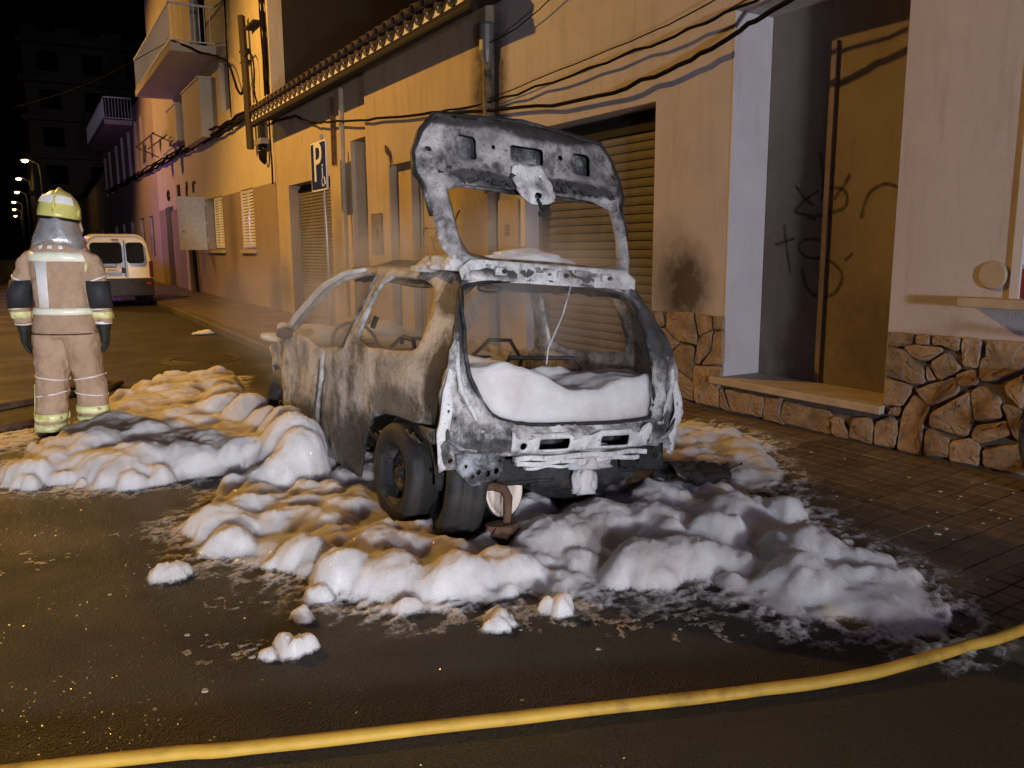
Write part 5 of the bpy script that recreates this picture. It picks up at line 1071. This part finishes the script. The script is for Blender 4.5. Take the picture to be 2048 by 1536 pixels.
def ground_foam():
    st = .015; xs = np.arange(-2.3, 4.75, st); ys = np.arange(1.4, 10.0, st); X, Y = np.meshgrid(xs, ys)
    w1, w2 = fbm(X*1.9, Y*1.9, 3), fbm(X*1.9+31, Y*1.9+7, 3); u1, u2 = fbm(X*8, Y*8, 4), fbm(X*8+5, Y*8+11, 4)
    wx = X+.085*w1+.030*u1; wy = Y+.085*w2+.030*u2
    puff = lambda n, e: np.sqrt(np.sqrt(n*n+e)); big = puff(fbm(X*1.6+3+.3*w1, Y*1.6+.3*w2, 2), .003); mid = puff(pnoise(X*3.4+.6*w1, Y*3.4+.6*w2), .006); fine = puff(fbm(X*10+4+u1*.4, Y*10+u2*.4, 2), .01)
    lace = np.abs(fbm(X*5+9, Y*7, 4))+.5*np.abs(fbm(X*17, Y*20+3, 3))
    Z = np.full(X.shape, -1.0); D = np.full(X.shape, -9.0)
    for n, (poly, h, r) in enumerate(POOLS):
        d = poly_sd(wx, wy, poly); D = np.maximum(D, d)
        rv = r*np.clip(1.1+1.8*fbm(X*1.2+50, Y*1.2, 2), .55, 2.2)
        body = h*.60*np.clip(.10+.75*big+.60*mid-.25, .06, 2)*prof(d, rv)
        film = (.020-.05*lace)*np.clip(1+d/.28, 0, 1)-.02*np.clip(-d-.12, 0, 1)
        Z = np.maximum(Z, np.where(d > 0, np.maximum(body, film+.006), np.maximum(film, d*.25)))
    rng = random.Random(77); small = []
    for n, (poly, h, r) in enumerate(POOLS[:3]):
        x0, x1 = min(p[0] for p in poly), max(p[0] for p in poly); y0, y1 = min(p[1] for p in poly), max(p[1] for p in poly)
        for k in range((1500, 1500, 110)[n]):
            x, y = rng.uniform(x0, x1), rng.uniform(y0, y1)
            if not inside((x, y), poly): continue
            e = seg_dist((x, y), poly); q = pnoise(np.array([x*1.4+7]), np.array([y*1.4]))[0]
            if q < -.22 and n == 0: continue
            rr = rng.uniform(.03, .115 if n != 1 else .17)*(.5 if e < .12 else 1); small.append((x, y, rr, min(.18, rr*rng.uniform(.55, .95)*(1.0 if n < 2 else .6)*(.75+.6*max(0, q))+(.05 if n == 1 else .02))))
    Z = puffs(Z, wx, wy, xs, ys, small)
    Z = puffs(Z, wx, wy, xs, ys, [(x, y, r*(1.2 if y > 4.8 else .85), h*1.0) for x, y, r, h in LUMPS], 26)
    soft = blur(Z, 2); k = np.clip((Z-.01)/.05, 0, 1); Z = Z*(1-k)+soft*k
    Z = Z+(.022*(fine-.45)+.014*fbm(X*15, Y*15, 4)+.010*np.abs(fbm(X*27, Y*27, 3)))*np.clip((Z-.015)/.05, 0, 1)
    # hollow kept clear where the wheel and the loose tyre stand
    for (x, y, r) in ((1.72, 3.90, .27), (1.79, 3.46, .19)):
        q = np.hypot(X-x, Y-y)/r; Z = np.where(q < 1, np.minimum(Z, .03+.10*q**3), Z)
    base = np.vectorize(lambda x, y: ground_z(x, y) if x > KERB else 0.0)(X, Y)
    o = height_mesh('foam', xs, ys, Z, base, M['foam']); tag(o, 'white extinguishing foam spread in billows around the burnt car', 'foam', kind='stuff')
    # thin collapsed foam film fringing the pile and streaks on the road
    st = .012; xs = np.arange(-.8, 3.2, st); ys = np.arange(1.6, 5.6, st); X, Y = np.meshgrid(xs, ys)
    wx = X+.10*fbm(X*2.5, Y*2.5, 4)+.04*fbm(X*9, Y*9, 3); wy = Y+.10*fbm(X*2.5+31, Y*2.5+7, 4)+.04*fbm(X*9+5, Y*9+11, 3)
    F = [[(1.0, 3.25), (1.2, 2.95), (1.55, 2.78), (2.0, 2.66), (2.44, 2.44), (2.6, 2.0), (2.2, 2.05), (1.75, 2.35), (1.35, 2.58), (1.1, 2.85)], [(.3, 4.6), (.62, 4.6), (.66, 4.3), (.42, 4.42)], [(-.5, 4.4), (.0, 4.55), (.15, 4.3), (-.1, 4.15), (-.5, 4.2)], [(.66, 3.95), (.95, 3.5), (.8, 3.5), (.58, 3.85)], [(.6, 3.55), (.95, 3.25), (.85, 3.2), (.58, 3.45)], [(.45, 3.15), (.8, 2.95), (.7, 2.7), (.4, 2.9)], [(2.6, 2.05), (2.85, 1.7), (2.7, 1.66), (2.45, 1.9)]]
    Z = np.full(X.shape, -1.0); lace = np.abs(fbm(X*5+9, Y*7, 4)); cell = np.abs(fbm(X*16, Y*20+3, 3))
    for k, poly in enumerate(F):
        d = poly_sd(wx, wy, poly); m = (lace*(1.0 if k == 0 else .8)+cell*.55) < .17+.25*np.clip(d/.3, 0, 1)*(1 if k in (0, 6) else .15)
        lim = .17+.25*np.clip(d/.3, 0, 1)*(1 if k in (0, 6) else .15); q = np.minimum(lim-(lace*(1.0 if k == 0 else .8)+cell*.55), d*1.5); Z = np.maximum(Z, np.clip(q*.06, -.03, .005))
    o = height_mesh('foam_residue', xs, ys, Z, np.zeros(X.shape), M['residue'], -.004); tag(o, 'thin lacy brown foam film smeared on the road at the foam edge', 'foam film', kind='stuff')
ground_foam()
def blob(name, loc, sx, sy, sz, seed, mat=None, parent=None, rough=.35, sub=4, flat_bottom=True):
    bm = bmesh.new(); bmesh.ops.create_icosphere(bm, subdivisions=sub, radius=1)
    for v in bm.verts:
        n = 1+rough*mnoise.fractal(v.co*1.3+Vector((seed*3.1, seed, 0)), 1, 2, 2)+.22*abs(mnoise.noise(v.co*2.6+Vector((seed, 0, 0))))+.10*abs(mnoise.noise(v.co*6+Vector((seed, 0, 0))))
        v.co *= n; v.co = Vector((v.co.x*sx, v.co.y*sy, v.co.z*sz))
        if flat_bottom and v.co.z < -.1*sz: v.co.z = -.1*sz+.02*v.co.z
    me = bpy.data.meshes.new(name); bm.to_mesh(me); bm.free(); me.shade_smooth(); o = link(name, me, mat or M['foam_solid'], parent); o.location = loc; return o
def foam_clump(x, y, r, h, seed, label):
    st = .006; xs = np.arange(-r*2.2, r*2.2, st); ys = np.arange(-r*2.2, r*2.2, st); X, Y = np.meshgrid(xs, ys); o = seed*13.7
    wx = X+.35*r*fbm((X+o)*9, Y*9, 3); wy = Y+.35*r*fbm((X+o)*9+5, Y*9+3, 3); d = r*.9-np.hypot(wx, wy*1.15)
    Z = np.where(d > 0, .5*h*prof(d, r*.9), np.maximum((.010-.05*np.abs(fbm((X+o)*14, Y*14, 3)))*np.clip(1+d/(r*.6), 0, 1)-.002, d*.4)); rng = random.Random(seed)
    Z = puffs(Z, wx, wy, xs, ys, [(rng.gauss(0, r*.35), rng.gauss(0, r*.3), r*rng.uniform(.25, .55), h*rng.uniform(.5, 1.05)) for _ in range(11)], 60)
    Z = blur(Z, 1); Z = Z+(.012*fbm((X+o)*22, Y*22, 4)+.012*np.abs(fbm((X+o)*40, Y*40, 2)))*np.clip(Z/.02, 0, 1)
    ob = height_mesh('foam_clump', xs, ys, Z, np.zeros(X.shape), M['foam']); ob.location = (x, y, .001); tag(ob, label, 'foam clump', 'foam clumps lying on the road')
for a in ((.49, 3.78, .095, .065, 1, 'isolated white foam clump on the road, leftmost one'), (.76, 2.82, .08, .06, 2, 'isolated white foam clump nearest the yellow hose'), (.865, 3.06, .055, .035, 3, 'small foam clump just off the tip of the foam edge'), (.97, 3.20, .07, .05, 4, 'small foam clump touching the foam edge'), (1.50, 2.60, .08, .045, 5, 'low foam tuft in front of the foam pile'), (1.76, 2.56, .065, .075, 6, 'tall foam tuft below the bumper in front of the pile')): foam_clump(*a)
def pavement_scraps():
    """small foam and ash flakes thrown over the pavement and road"""
    rng = random.Random(21); mb = MB()
    for i in range(110):
        if i < 50: x, y = rng.uniform(3.3, 4.7), rng.uniform(1.6, 3.6)
        else: x, y = rng.uniform(.1, 2.6), rng.uniform(1.9, 4.2)
        if i >= 50 and y > 3.3 and x > .7: continue
        z = ground_z(x, y) if x > KERB else 0; r = rng.uniform(.004, .013)*(1 if rng.random() < .85 else 2.2); n = 6
        p = [(x+r*rng.uniform(.5, 1.3)*math.cos(a), y+r*rng.uniform(.5, 1.3)*math.sin(a)) for a in [k*math.pi/3 for k in range(n)]]
        mb.rings([[(a, b, z-.002) for a, b in p], [(x+(a-x)*.8, y+(b-y)*.8, z+r*.16) for a, b in p]])
    o = mb.build('foam_flakes', M['flake']); tag(o, 'scattered small foam and ash flakes on the ground', 'flakes', kind='stuff')
pavement_scraps()
def car_foam():
    """foam in the boot and cabin, on the roof and clinging to the wreck (in the car's own tilt)"""
    def cm(): return Matrix.Translation(Vector(CAR_LOC)) @ Matrix.Rotation(CAR_ROLL, 4, 'Y')
    st = .018; xs = np.arange(-.70, .70, st); ys = np.arange(.02, 2.78, st); X, Y = np.meshgrid(xs, ys)
    hw = np.vectorize(lambda v: min(.64, float(sidex(v, .7))-.03))(Y)
    rear = np.vectorize(lambda x: float(reary(x, .75)))(X)+.028
    top = .865+.05*np.where(X < -.1, 1, 0)*np.clip((-.1-X)/.2, 0, 1)-.085*np.exp(-((X-.08)/.22)**2)
    top = np.where(Y < .55, top, np.interp(Y, [.55, .9, 1.4, 2.0, 2.7], [.84, .64, .72, .78, .72]))
    d = np.minimum(hw-np.abs(X), np.minimum(Y-rear, 2.76-Y)); big = fbm(X*3, Y*3, 4); fine = fbm(X*9, Y*9, 3)
    H = (top-.60+.05*big+.012*fine)*prof(d, .055); Z = np.where(d > 0, H, d*3)
    o = height_mesh('foam', xs, ys, Z, np.full(X.shape, .60), M['foam_solid'], -.07, floor=-.012); o.matrix_world = cm(); tag(o, 'white foam heaped inside the boot and cabin of the burnt car', 'foam', kind='stuff')
    o.name = 'boot_foam'
    def lump(name, p, s, seed, label, rough=.35):
        b = blob(name, (0, 0, 0), s[0], s[1], s[2], seed, rough=rough); b.matrix_world = cm() @ Matrix.Translation(Vector(p)); tag(b, label, 'foam', kind='stuff')
    lump('roof_foam', (.03, .66, 1.41), (.27, .15, .085), 11, 'long foam mound lying on the car roof below the open tailgate', .22)
    lump('roof_foam', (-.50, .62, 1.36), (.085, .11, .07), 12, 'wet foam clump on the near roof rail', .45)
    lump('roof_foam', (-.50, .84, 1.345), (.07, .10, .06), 13, 'wet foam clump farther forward on the roof rail', .45)
    lump('roof_foam', (-.53, .46, 1.36), (.06, .06, .075), 14, 'foam clinging to the tailgate hinge corner', .4)
    lump('bonnet_foam', (-.35, 3.15, .74), (.35, .40, .10), 15, 'foam slumped over the crumpled bonnet', .5)
    lump('bonnet_foam', (.2, 3.1, .76), (.30, .35, .12), 16, 'foam heap on the far side of the bonnet', .5)
    lump('pillar_foam', (-.72, 2.80, .84), (.035, .09, .07), 17, 'foam clot at the foot of the windscreen pillar', .4)
    lump('bumper_foam', (.10, .045, .40), (.11, .03, .10), 18, 'foam dripping over the middle of the bumper beam', .6)
    lump('bumper_foam', (.08, .06, .27), (.07, .035, .13), 19, 'foam strand running down below the bumper beam', .7)
car_foam()

# ------------------------------------------------------------------ fire hose across the foreground
def hose():
    P = [Vector(p) for p in ((-1.6, 3.1, .022), (-.6, 2.68, .022), (.2, 2.38, .022), (.48, 2.26, .022), (1.20, 1.99, .022), (1.96, 1.71, .022), (2.36, 1.58, .026), (2.78, 1.50, .045), (3.05, 1.455, .055), (3.7, 1.46, .085), (4.5, 1.2, .12))]
    out = []
    for i in range(len(P)-1):
        for k in range(14):
            t = k/14; p0 = P[max(i-1, 0)]; p1 = P[i]; p2 = P[i+1]; p3 = P[min(i+2, len(P)-1)]
            out.append(.5*((2*p1)+(p2-p0)*t+(2*p0-5*p1+4*p2-p3)*t*t+(3*p1-p0-3*p2+p3)*t**3)+Vector((0, .0015*math.sin(i*3+k*.5), 0)))
    tag(MB().tube(out, [.0215+.0004*math.sin(i*.7) for i in range(len(out))], 20, .92).build('fire_hose', M['hose'], None, True), 'charged yellow fire hose lying across the road in the foreground', 'fire hose')
hose()
def far_hoses():
    for k, (pts, lab) in enumerate(((((-.5, 8.6, .03), (.3, 9.2, .03), (.75, 9.45, .03), (.9, 9.7, .04), (.7, 9.85, .03), (.3, 9.6, .03)), 'dirty hose loop lying behind the firefighter by the foam'), (((-2.0, 8.1, .03), (-.9, 7.75, .035), (-.2, 7.72, .03), (.1, 7.9, .03)), 'dirty hose end at the left of the firefighter boots'))):
        tag(MB().tube(pts, .034, 10).build('hose_line', M['rust'], None, True), lab, 'hose')
far_hoses()

# ------------------------------------------------------------------ firefighter, seen from behind
def firefighter():
    root = empty('person', (.30, 7.27, 0), (0, R(1.2), R(-25))); root.scale = (.94, .96, .985); tag(root, 'firefighter in tan kit and yellow helmet standing with back turned, arms hanging', 'person')
    n = 20
    def ell(cx, cy, z, rx, ry, tx=0, ty=0, p=2.3):
        out = []
        for k in range(n):
            a = 2*math.pi*k/n; c, s = math.cos(a), math.sin(a)
            x = rx*math.copysign(abs(c)**(2/p), c); y = ry*math.copysign(abs(s)**(2/p), s)
            out.append((cx+x, cy+y, z+tx*x+ty*y))
        return out
    mb = MB()
    torso = [(.0, .0, .80, .215, .150), (0, 0, .92, .225, .158), (0, .0, 1.02, .215, .152), (0, 0, 1.15, .212, .150), (0, 0, 1.28, .228, .155), (0, .01, 1.40, .240, .155), (0, .015, 1.50, .215, .135), (0, .02, 1.565, .13, .10), (0, .03, 1.62, .075, .080), (0, .04, 1.70, .07, .075)]
    mb.rings([ell(*t) for t in torso])
    legs = []
    for s, L in ((-1, [(-.105, 0, .86, .140, .145), (-.118, 0, .72, .138, .142), (-.128, .01, .55, .128, .132), (-.132, .015, .45, .124, .128), (-.138, -.01, .30, .120, .124), (-.142, -.03, .16, .120, .124), (-.142, -.04, .09, .118, .122)]),
                 (1, [(.11, 0, .86, .140, .145), (.125, .01, .72, .136, .140), (.145, .03, .55, .126, .130), (.158, .04, .45, .122, .126), (.170, .03, .30, .118, .122), (.178, .02, .17, .118, .122), (.178, .02, .10, .116, .120)])):
        mb.rings([ell(*t, 0, 0, 2.1) for t in L]); legs.append(L)
    arms = {}
    for s, A in ((-1, [(-.19, .015, 1.475, .085, .085), (-.245, .01, 1.42, .088, .088), (-.285, .0, 1.30, .078, .082), (-.318, -.02, 1.18, .073, .078), (-.335, -.02, 1.08, .072, .076), (-.345, .03, .96, .068, .072), (-.345, .05, .90, .070, .074)]),
                 (1, [(.19, .015, 1.475, .085, .085), (.245, .01, 1.42, .088, .088), (.275, .0, 1.30, .078, .082), (.288, -.01, 1.18, .073, .078), (.292, .01, 1.08, .072, .076), (.288, .05, .96, .068, .072), (.282, .07, .91, .068, .072)])):
        mb.rings([ell(a[0], a[1], a[2], a[3], a[4], -.35*s if i < 2 else -.08*s, 0, 2) for i, a in enumerate(A)]); arms[s] = A
    body = mb.build('body', M['kit'], root)
    m = body.modifiers.new('join', 'REMESH'); m.mode = 'VOXEL'; m.voxel_size = .014
    m = body.modifiers.new('smooth', 'SMOOTH'); m.factor = .5; m.iterations = 5
    tx = bpy.data.textures.new('cloth_folds', 'CLOUDS'); tx.noise_scale = .11; tx.noise_depth = 3
    m = body.modifiers.new('folds', 'DISPLACE'); m.texture = tx; m.strength = .045; m.mid_level = .5; m.texture_coords = 'LOCAL'
    tx2 = bpy.data.textures.new('cloth_creases', 'CLOUDS'); tx2.noise_scale = .03; m = body.modifiers.new('creases', 'DISPLACE'); m.texture = tx2; m.strength = .008; m.texture_coords = 'LOCAL'
    m = body.modifiers.new('smooth2', 'SMOOTH'); m.factor = .5; m.iterations = 2; body.data.shade_smooth()
    # interpolate a limb or torso section
    def sec(L, z):
        zs = [t[2] for t in L]; o = sorted(range(len(L)), key=lambda i: zs[i])
        return [float(np.interp(z, [zs[i] for i in o], [L[i][k] for i in o])) for k in (0, 1, 3, 4)]
    def band(name, L, z0, z1, mat, grow=.011, a0=0, a1=2*math.pi, slope=0, p=2.2, steps=28):
        rs = []
        for z in (z0, (z0+z1)/2, z1):
            r = []
            for k in range(steps+1):
                a = a0+(a1-a0)*k/steps; c, s = math.cos(a), math.sin(a); zz = z+slope*c
                cx, cy, rx, ry = sec(L, zz); g = grow-.004+.004*math.sin(a*5+z*40)
                r.append((cx+(rx+g)*math.copysign(abs(c)**(2/p), c), cy+(ry+g)*math.copysign(abs(s)**(2/p), s), zz))
            rs.append(r)
        o = MB(); o.rings(rs, False, False); b = o.build(name, mat, root, True, fix=False); b.modifiers.new('thickness', 'SOLIDIFY').thickness = .006; return b
    band('waist_strip', torso, .985, 1.035, M['tape'], .016); 
    # T-shaped back marking: shoulder bar and vertical strip (back is -y)
    band('shoulder_strip', torso, 1.395, 1.465, M['tape'], .016, R(205), R(338), 0, 2.2)
    band('back_strip', torso, 1.04, 1.40, M['tape_white'], .016, R(238), R(261))
    for a in (243, 262, 280): band('shoulder_tab', torso, 1.49, 1.525, M['tape_white'], .018, R(a), R(a+8))
    band('shoulder_tab', torso, 1.32, 1.40, M['tape_yellow'], .018, R(330), R(342))
    # flared jacket skirt over the trousers
    sk = [ell(0, 0, 1.0, .222, .158), ell(0, -.005, .92, .238, .170), ell(0, -.008, .845, .246, .178), ell(0, -.008, .835, .236, .168)]
    o = MB(); o.rings(sk, True, False); b = o.build('jacket_skirt', M['kit'], root, True); b.modifiers.new('thickness', 'SOLIDIFY').thickness = .012; s_ = b.modifiers.new('s', 'SUBSURF'); s_.levels = s_.render_levels = 2
    MB().tube([(p[0]*1.015, p[1]*1.02, .836) for p in sk[2]]+[(sk[2][0][0]*1.015, sk[2][0][1]*1.02, .836)], .006, 5).build('hem_cord', M['rust'], root, True)
    # trouser bands and piping
    for L in legs:
        zz = .145 if L is legs[0] else .20
        band('ankle_strip', L, zz, zz+.055, M['tape_yellow'], .014); band('ankle_strip', L, zz-.085, zz-.025, M['tape_yellow'], .014)
        band('leg_piping', L, .475, .484, M['tape_white'], .008, 0, 2*math.pi, .022 if L is legs[1] else -.02); band('leg_piping', L, .345, .354, M['tape_white'], .008, 0, 2*math.pi, -.015 if L is legs[1] else .02)
    band('leg_side_strip', legs[0], .17, .42, M['tape_yellow'], .015, R(165), R(200))
    for s, A in arms.items():
        band('elbow_patch', A, 1.03, 1.245, M['patch'], .020, 0, 2*math.pi, .0); band('sleeve_piping', A, 1.245, 1.256, M['tape_white'], .014, 0, 2*math.pi, .035*(-s)*-1); band('sleeve_piping', A, 1.02, 1.030, M['tape_white'], .014, 0, 2*math.pi, .01)
        band('cuff_strip', A, .945, 1.00, M['tape_yellow'], .013)
    # gloved hands: palm, cuff, four fingers and a thumb, slightly curled
    for s, A in arms.items():
        g = empty('glove'); g.parent = root; x, y, z = A[-1][0], A[-1][1], A[-1][2]
        MB().rings([ell(x, y, z+.03, .062, .064), ell(x, y+.005, z-.03, .050, .056), ell(x, y+.01, z-.08, .034, .052), ell(x, y+.015, z-.14, .030, .055), ell(x, y+.02, z-.165, .024, .048)]).build('palm', M['glove'], g, True)
        for k, (dy, ln) in enumerate(((-.036, .075), (-.012, .09), (.014, .085), (.038, .068))):
            q = Vector((x, y+.02+dy, z-.155)); MB().tube([q, q+Vector((-.006*s, .004, -ln*.45)), q+Vector((-.022*s, .010, -ln*.8)), q+Vector((-.040*s, .012, -ln))], [.0145, .014, .013, .009], 8).build('finger', M['glove'], g, True)
        q = Vector((x-.01*s, y+.055, z-.07)); MB().tube([q, q+Vector((-.012*s, .030, -.04)), q+Vector((-.022*s, .034, -.085))], [.017, .015, .010], 8).build('thumb', M['glove'], g, True)
        band2 = MB().rings([ell(x, y, z+.012, .067, .069), ell(x, y, z-.008, .063, .066)], True, False).build('glove_strip', M['tape_white'], g, True)
    # boots
    for s, L in ((-1, legs[0]), (1, legs[1])):
        x, y = L[-1][0], L[-1][1]; yw = -.9 if s < 0 else .15
        b = MB(); sec_ = [(-.12, .05, .10), (-.07, .060, .13), (0, .06, .15), (.07, .055, .11), (.14, .058, .085), (.20, .05, .065), (.235, .025, .035)]
        cs, sn = math.cos(-yw), math.sin(-yw)
        rs = []
        for d, w, h in sec_:
            ring = []
            for k in range(12):
                a = 2*math.pi*k/12; u = w*math.cos(a); v = max(0, h*.5+h*.5*math.sin(a)); ring.append((x+u*cs-d*sn*-1*(-1), y+u*sn*(1)+d*cs, v+.005))
            rs.append(ring)
        b.rings(rs); b.build('boot', M['boot'], root, True)
        MB().rings([ell(x, y, .03, .055, .06), ell(x, y, .16, .06, .066)]).build('boot_shaft', M['boot'], root, True)
    # head, helmet, neck cape
    hd = MB(); hd.rings([ell(0, .05, 1.64, .06, .065), ell(0, .06, 1.70, .075, .09), ell(0, .06, 1.77, .078, .098), ell(0, .05, 1.84, .07, .09)]); hd.build('head', M['skin'], root, True)
    hm = empty('helmet'); hm.parent = root; hm.location = (.0, .045, 1.765); hm.rotation_euler = (R(-8), R(6), R(8))
    sh = MB(); sh.rings([ell(0, 0, z, rx, ry, 0, ty, 2.2) for z, rx, ry, ty in ((-.045, .155, .175, .10), (-.02, .158, .178, .1), (.05, .150, .168, .06), (.11, .122, .140, .03), (.155, .075, .095, 0), (.172, .03, .045, 0))]); sh.build('shell', M['helmet'], hm, True)
    sh = MB(); sh.rings([ell(0, 0, z, rx, ry, 0, ty, 2.2)[8:13] for z, rx, ry, ty in ((-.042, .164, .184, .1), (.03, .166, .186, .07), (.085, .154, .172, .05))], False, False); sh.build('side_panel', M['helmet_black'], hm, True, fix=False)
    sh = MB(); sh.rings([ell(0, 0, z, rx, ry, 0, ty, 2.2)[12:19] for z, rx, ry, ty in ((.058, .158, .176, .06), (.09, .146, .165, .04), (.118, .128, .146, .03))], False, False); sh.build('reflective_band', M['tape_white'], hm, True, fix=False)
    MB().tube([(0, -.17+.04*0, -.02), (0, -.172, .03), (0, -.14, .115), (0, -.06, .175), (0, .05, .176), (0, .14, .12)], [.010, .014, .014, .014, .014, .010], 8).build('crest', M['helmet'], hm, True)
    MB().lathe([(0, .012), (.03, .012), (.036, 0)], 16, 'X', (.148, -.03, .01)).build('side_boss', M['helmet'], hm, True)
    MB().rings([ell(0, 0, -.062, .150, .168, 0, .1), ell(0, 0, -.04, .158, .178, 0, .1)], True, False).build('rim', M['helmet_black'], hm, True)
    MB().tube([(.135, .06, -.04), (.150, .08, -.10), (.13, .13, -.15)], .018, 8).build('face_shield_arm', M['marble'], hm, True)
    cp = MB(); R0 = []
    for z, rx, ry, cy in ((1.745, .135, .140, .02), (1.69, .135, .145, .01), (1.64, .145, .155, -.005), (1.57, .180, .165, -.01), (1.515, .205, .168, -.01)):
        R0.append([(rx*math.cos(a), cy+ry*math.sin(a)+.006*math.sin(a*7+z*30), z+(.03*math.sin(a*3) if z < 1.53 else 0)+.006*math.sin(a*5)) for a in np.linspace(R(165), R(385), 40)])
    cp.rings(R0, False, False); c = cp.build('neck_cape', M['cape'], root, True, fix=False); c.modifiers.new('thickness', 'SOLIDIFY').thickness = .006
firefighter()

# ------------------------------------------------------------------ bicycle at the right edge
def bicycle():
    root = empty('bicycle', (4.62, 1.64, .12), (0, R(10), R(4))); tag(root, 'black bicycle leaning on the stone plinth, cut off by the frame', 'bicycle')
    for nm, y in (('front_wheel', .34), ('rear_wheel', -.70)):
        w = empty(nm); w.parent = root; w.location = (0, y, .33)
        MB().tube([(0, .315*math.cos(t), .315*math.sin(t)) for t in np.linspace(0, 2*math.pi, 40)], .02, 8).build('tyre', M['black_rubber'], w, True)
        MB().tube([(0, .29*math.cos(t), .29*math.sin(t)) for t in np.linspace(0, 2*math.pi, 40)], .009, 6).build('rim', M['grey_metal'], w, True)
        MB().lathe([(0, -.04), (.02, -.04), (.02, .04), (0, .04)], 10, 'X').build('hub', M['dark_metal'], w)
        sp = MB().tube([(0, .02, 0), (0, .285, 0)], .0022, 4).mesh('spoke'); sp.materials.append(M['grey_metal'])
        for k in range(18): o = link('spoke', sp, None, w); o.rotation_euler = (k*math.pi/9, 0, 0)
    fr = MB(); fk = (0, .20, .62)
    for a, b in (((0, .18, .66), (0, -.34, .30)), ((0, .17, .70), (0, -.42, .68)), ((0, -.45, .74), (0, -.34, .30)), ((.04, -.34, .30), (.05, -.70, .33)), ((.03, -.43, .66), (.05, -.70, .33)), ((-.03, -.43, .66), (-.05, -.70, .33))): fr.tube([a, b], .016, 8)
    fr.build('frame', M['dark_metal'], root, True)
    f2 = MB(); f2.tube([(.05, .34, .33), (.05, .22, .62), (0, .17, .72), (0, .13, .82)], .013, 8); f2.tube([(-.05, .34, .33), (-.05, .22, .62), (0, .17, .72)], .013, 8); f2.build('fork', M['dark_metal'], root, True)
    MB().tube([(-.27, .06, .86), (-.2, .12, .85), (0, .15, .84), (.2, .12, .85), (.27, .06, .86)], .013, 8).build('handlebar', M['dark_metal'], root, True)
    MB().tube([(-.22, .12, .84), (-.25, .32, .78), (-.18, .40, .62), (-.06, .28, .56), (0, .2, .6)], .006, 6).build('brake_cable', M['cable'], root, True)
    MB().tube([(-.03, -.34, .80), (-.0, -.46, .82), (0, -.58, .83)], [.03, .06, .08], 8, .5).build('saddle', M['black_plastic'], root, True)
    MB().lathe([(.05, -.01), (.09, -.01), (.09, .01), (.05, .01)], 20, 'X', (.06, -.34, .30)).build('chainring', M['dark_metal'], root)
bicycle()
def litter():
    for k, (x, y, lab) in enumerate(((2.75, 14.9, 'crumpled white litter in the gutter by the kerb'), (4.2, 25.5, 'pale litter on the pavement near the van'))):
        o = blob('litter', (x, y, ground_z(x, y)+.01 if x > KERB else .02), .16, .07, .05, 30+k, M['white_paint'], rough=.6, sub=3); tag(o, lab, 'litter')
litter()

# ------------------------------------------------------------------ smoke and steam still rising from the wreck
def smoke():
    m = bpy.data.materials.new('smoke'); m.use_nodes = True; nt = m.node_tree; nt.nodes.remove(nt.nodes['Principled BSDF'])
    pv = N(nt, 'ShaderNodeVolumePrincipled'); pv.inputs['Color'].default_value = (.80, .78, .78, 1); pv.inputs['Anisotropy'].default_value = .1
    geo = N(nt, 'ShaderNodeTexCoord'); v = geo.outputs['Object']
    n = noise_tex(nt, v, 1.5, 3, .55, .4)
    d = ramp(nt, n, [(.46, 0), (.70, 1)])
    g = N(nt, 'ShaderNodeTexGradient', gradient_type='SPHERICAL'); mp = N(nt, 'ShaderNodeMapping'); mp.inputs['Scale'].default_value = (.74, .50, 1.2)
    nt.links.new(v, mp.inputs['Vector']); nt.links.new(mp.outputs[0], g.inputs['Vector'])
    mu = N(nt, 'ShaderNodeMath', operation='MULTIPLY'); nt.links.new(d, mu.inputs[0]); nt.links.new(g.outputs['Fac'], mu.inputs[1])
    m2 = N(nt, 'ShaderNodeMath', operation='MULTIPLY'); m2.inputs[1].default_value = 3.0; nt.links.new(mu.outputs[0], m2.inputs[0]); nt.links.new(m2.outputs[0], pv.inputs['Density'])
    nt.links.new(pv.outputs[0], nt.nodes['Material Output'].inputs['Volume'])
    o = MB().box(-1.55, 1.55, -2.2, 2.2, -.97, .97).build('smoke', m); o.location = (2.35, 5.0, 1.0); tag(o, 'thin grey smoke and steam hanging in and over the burnt car', 'smoke', kind='stuff')
smoke()
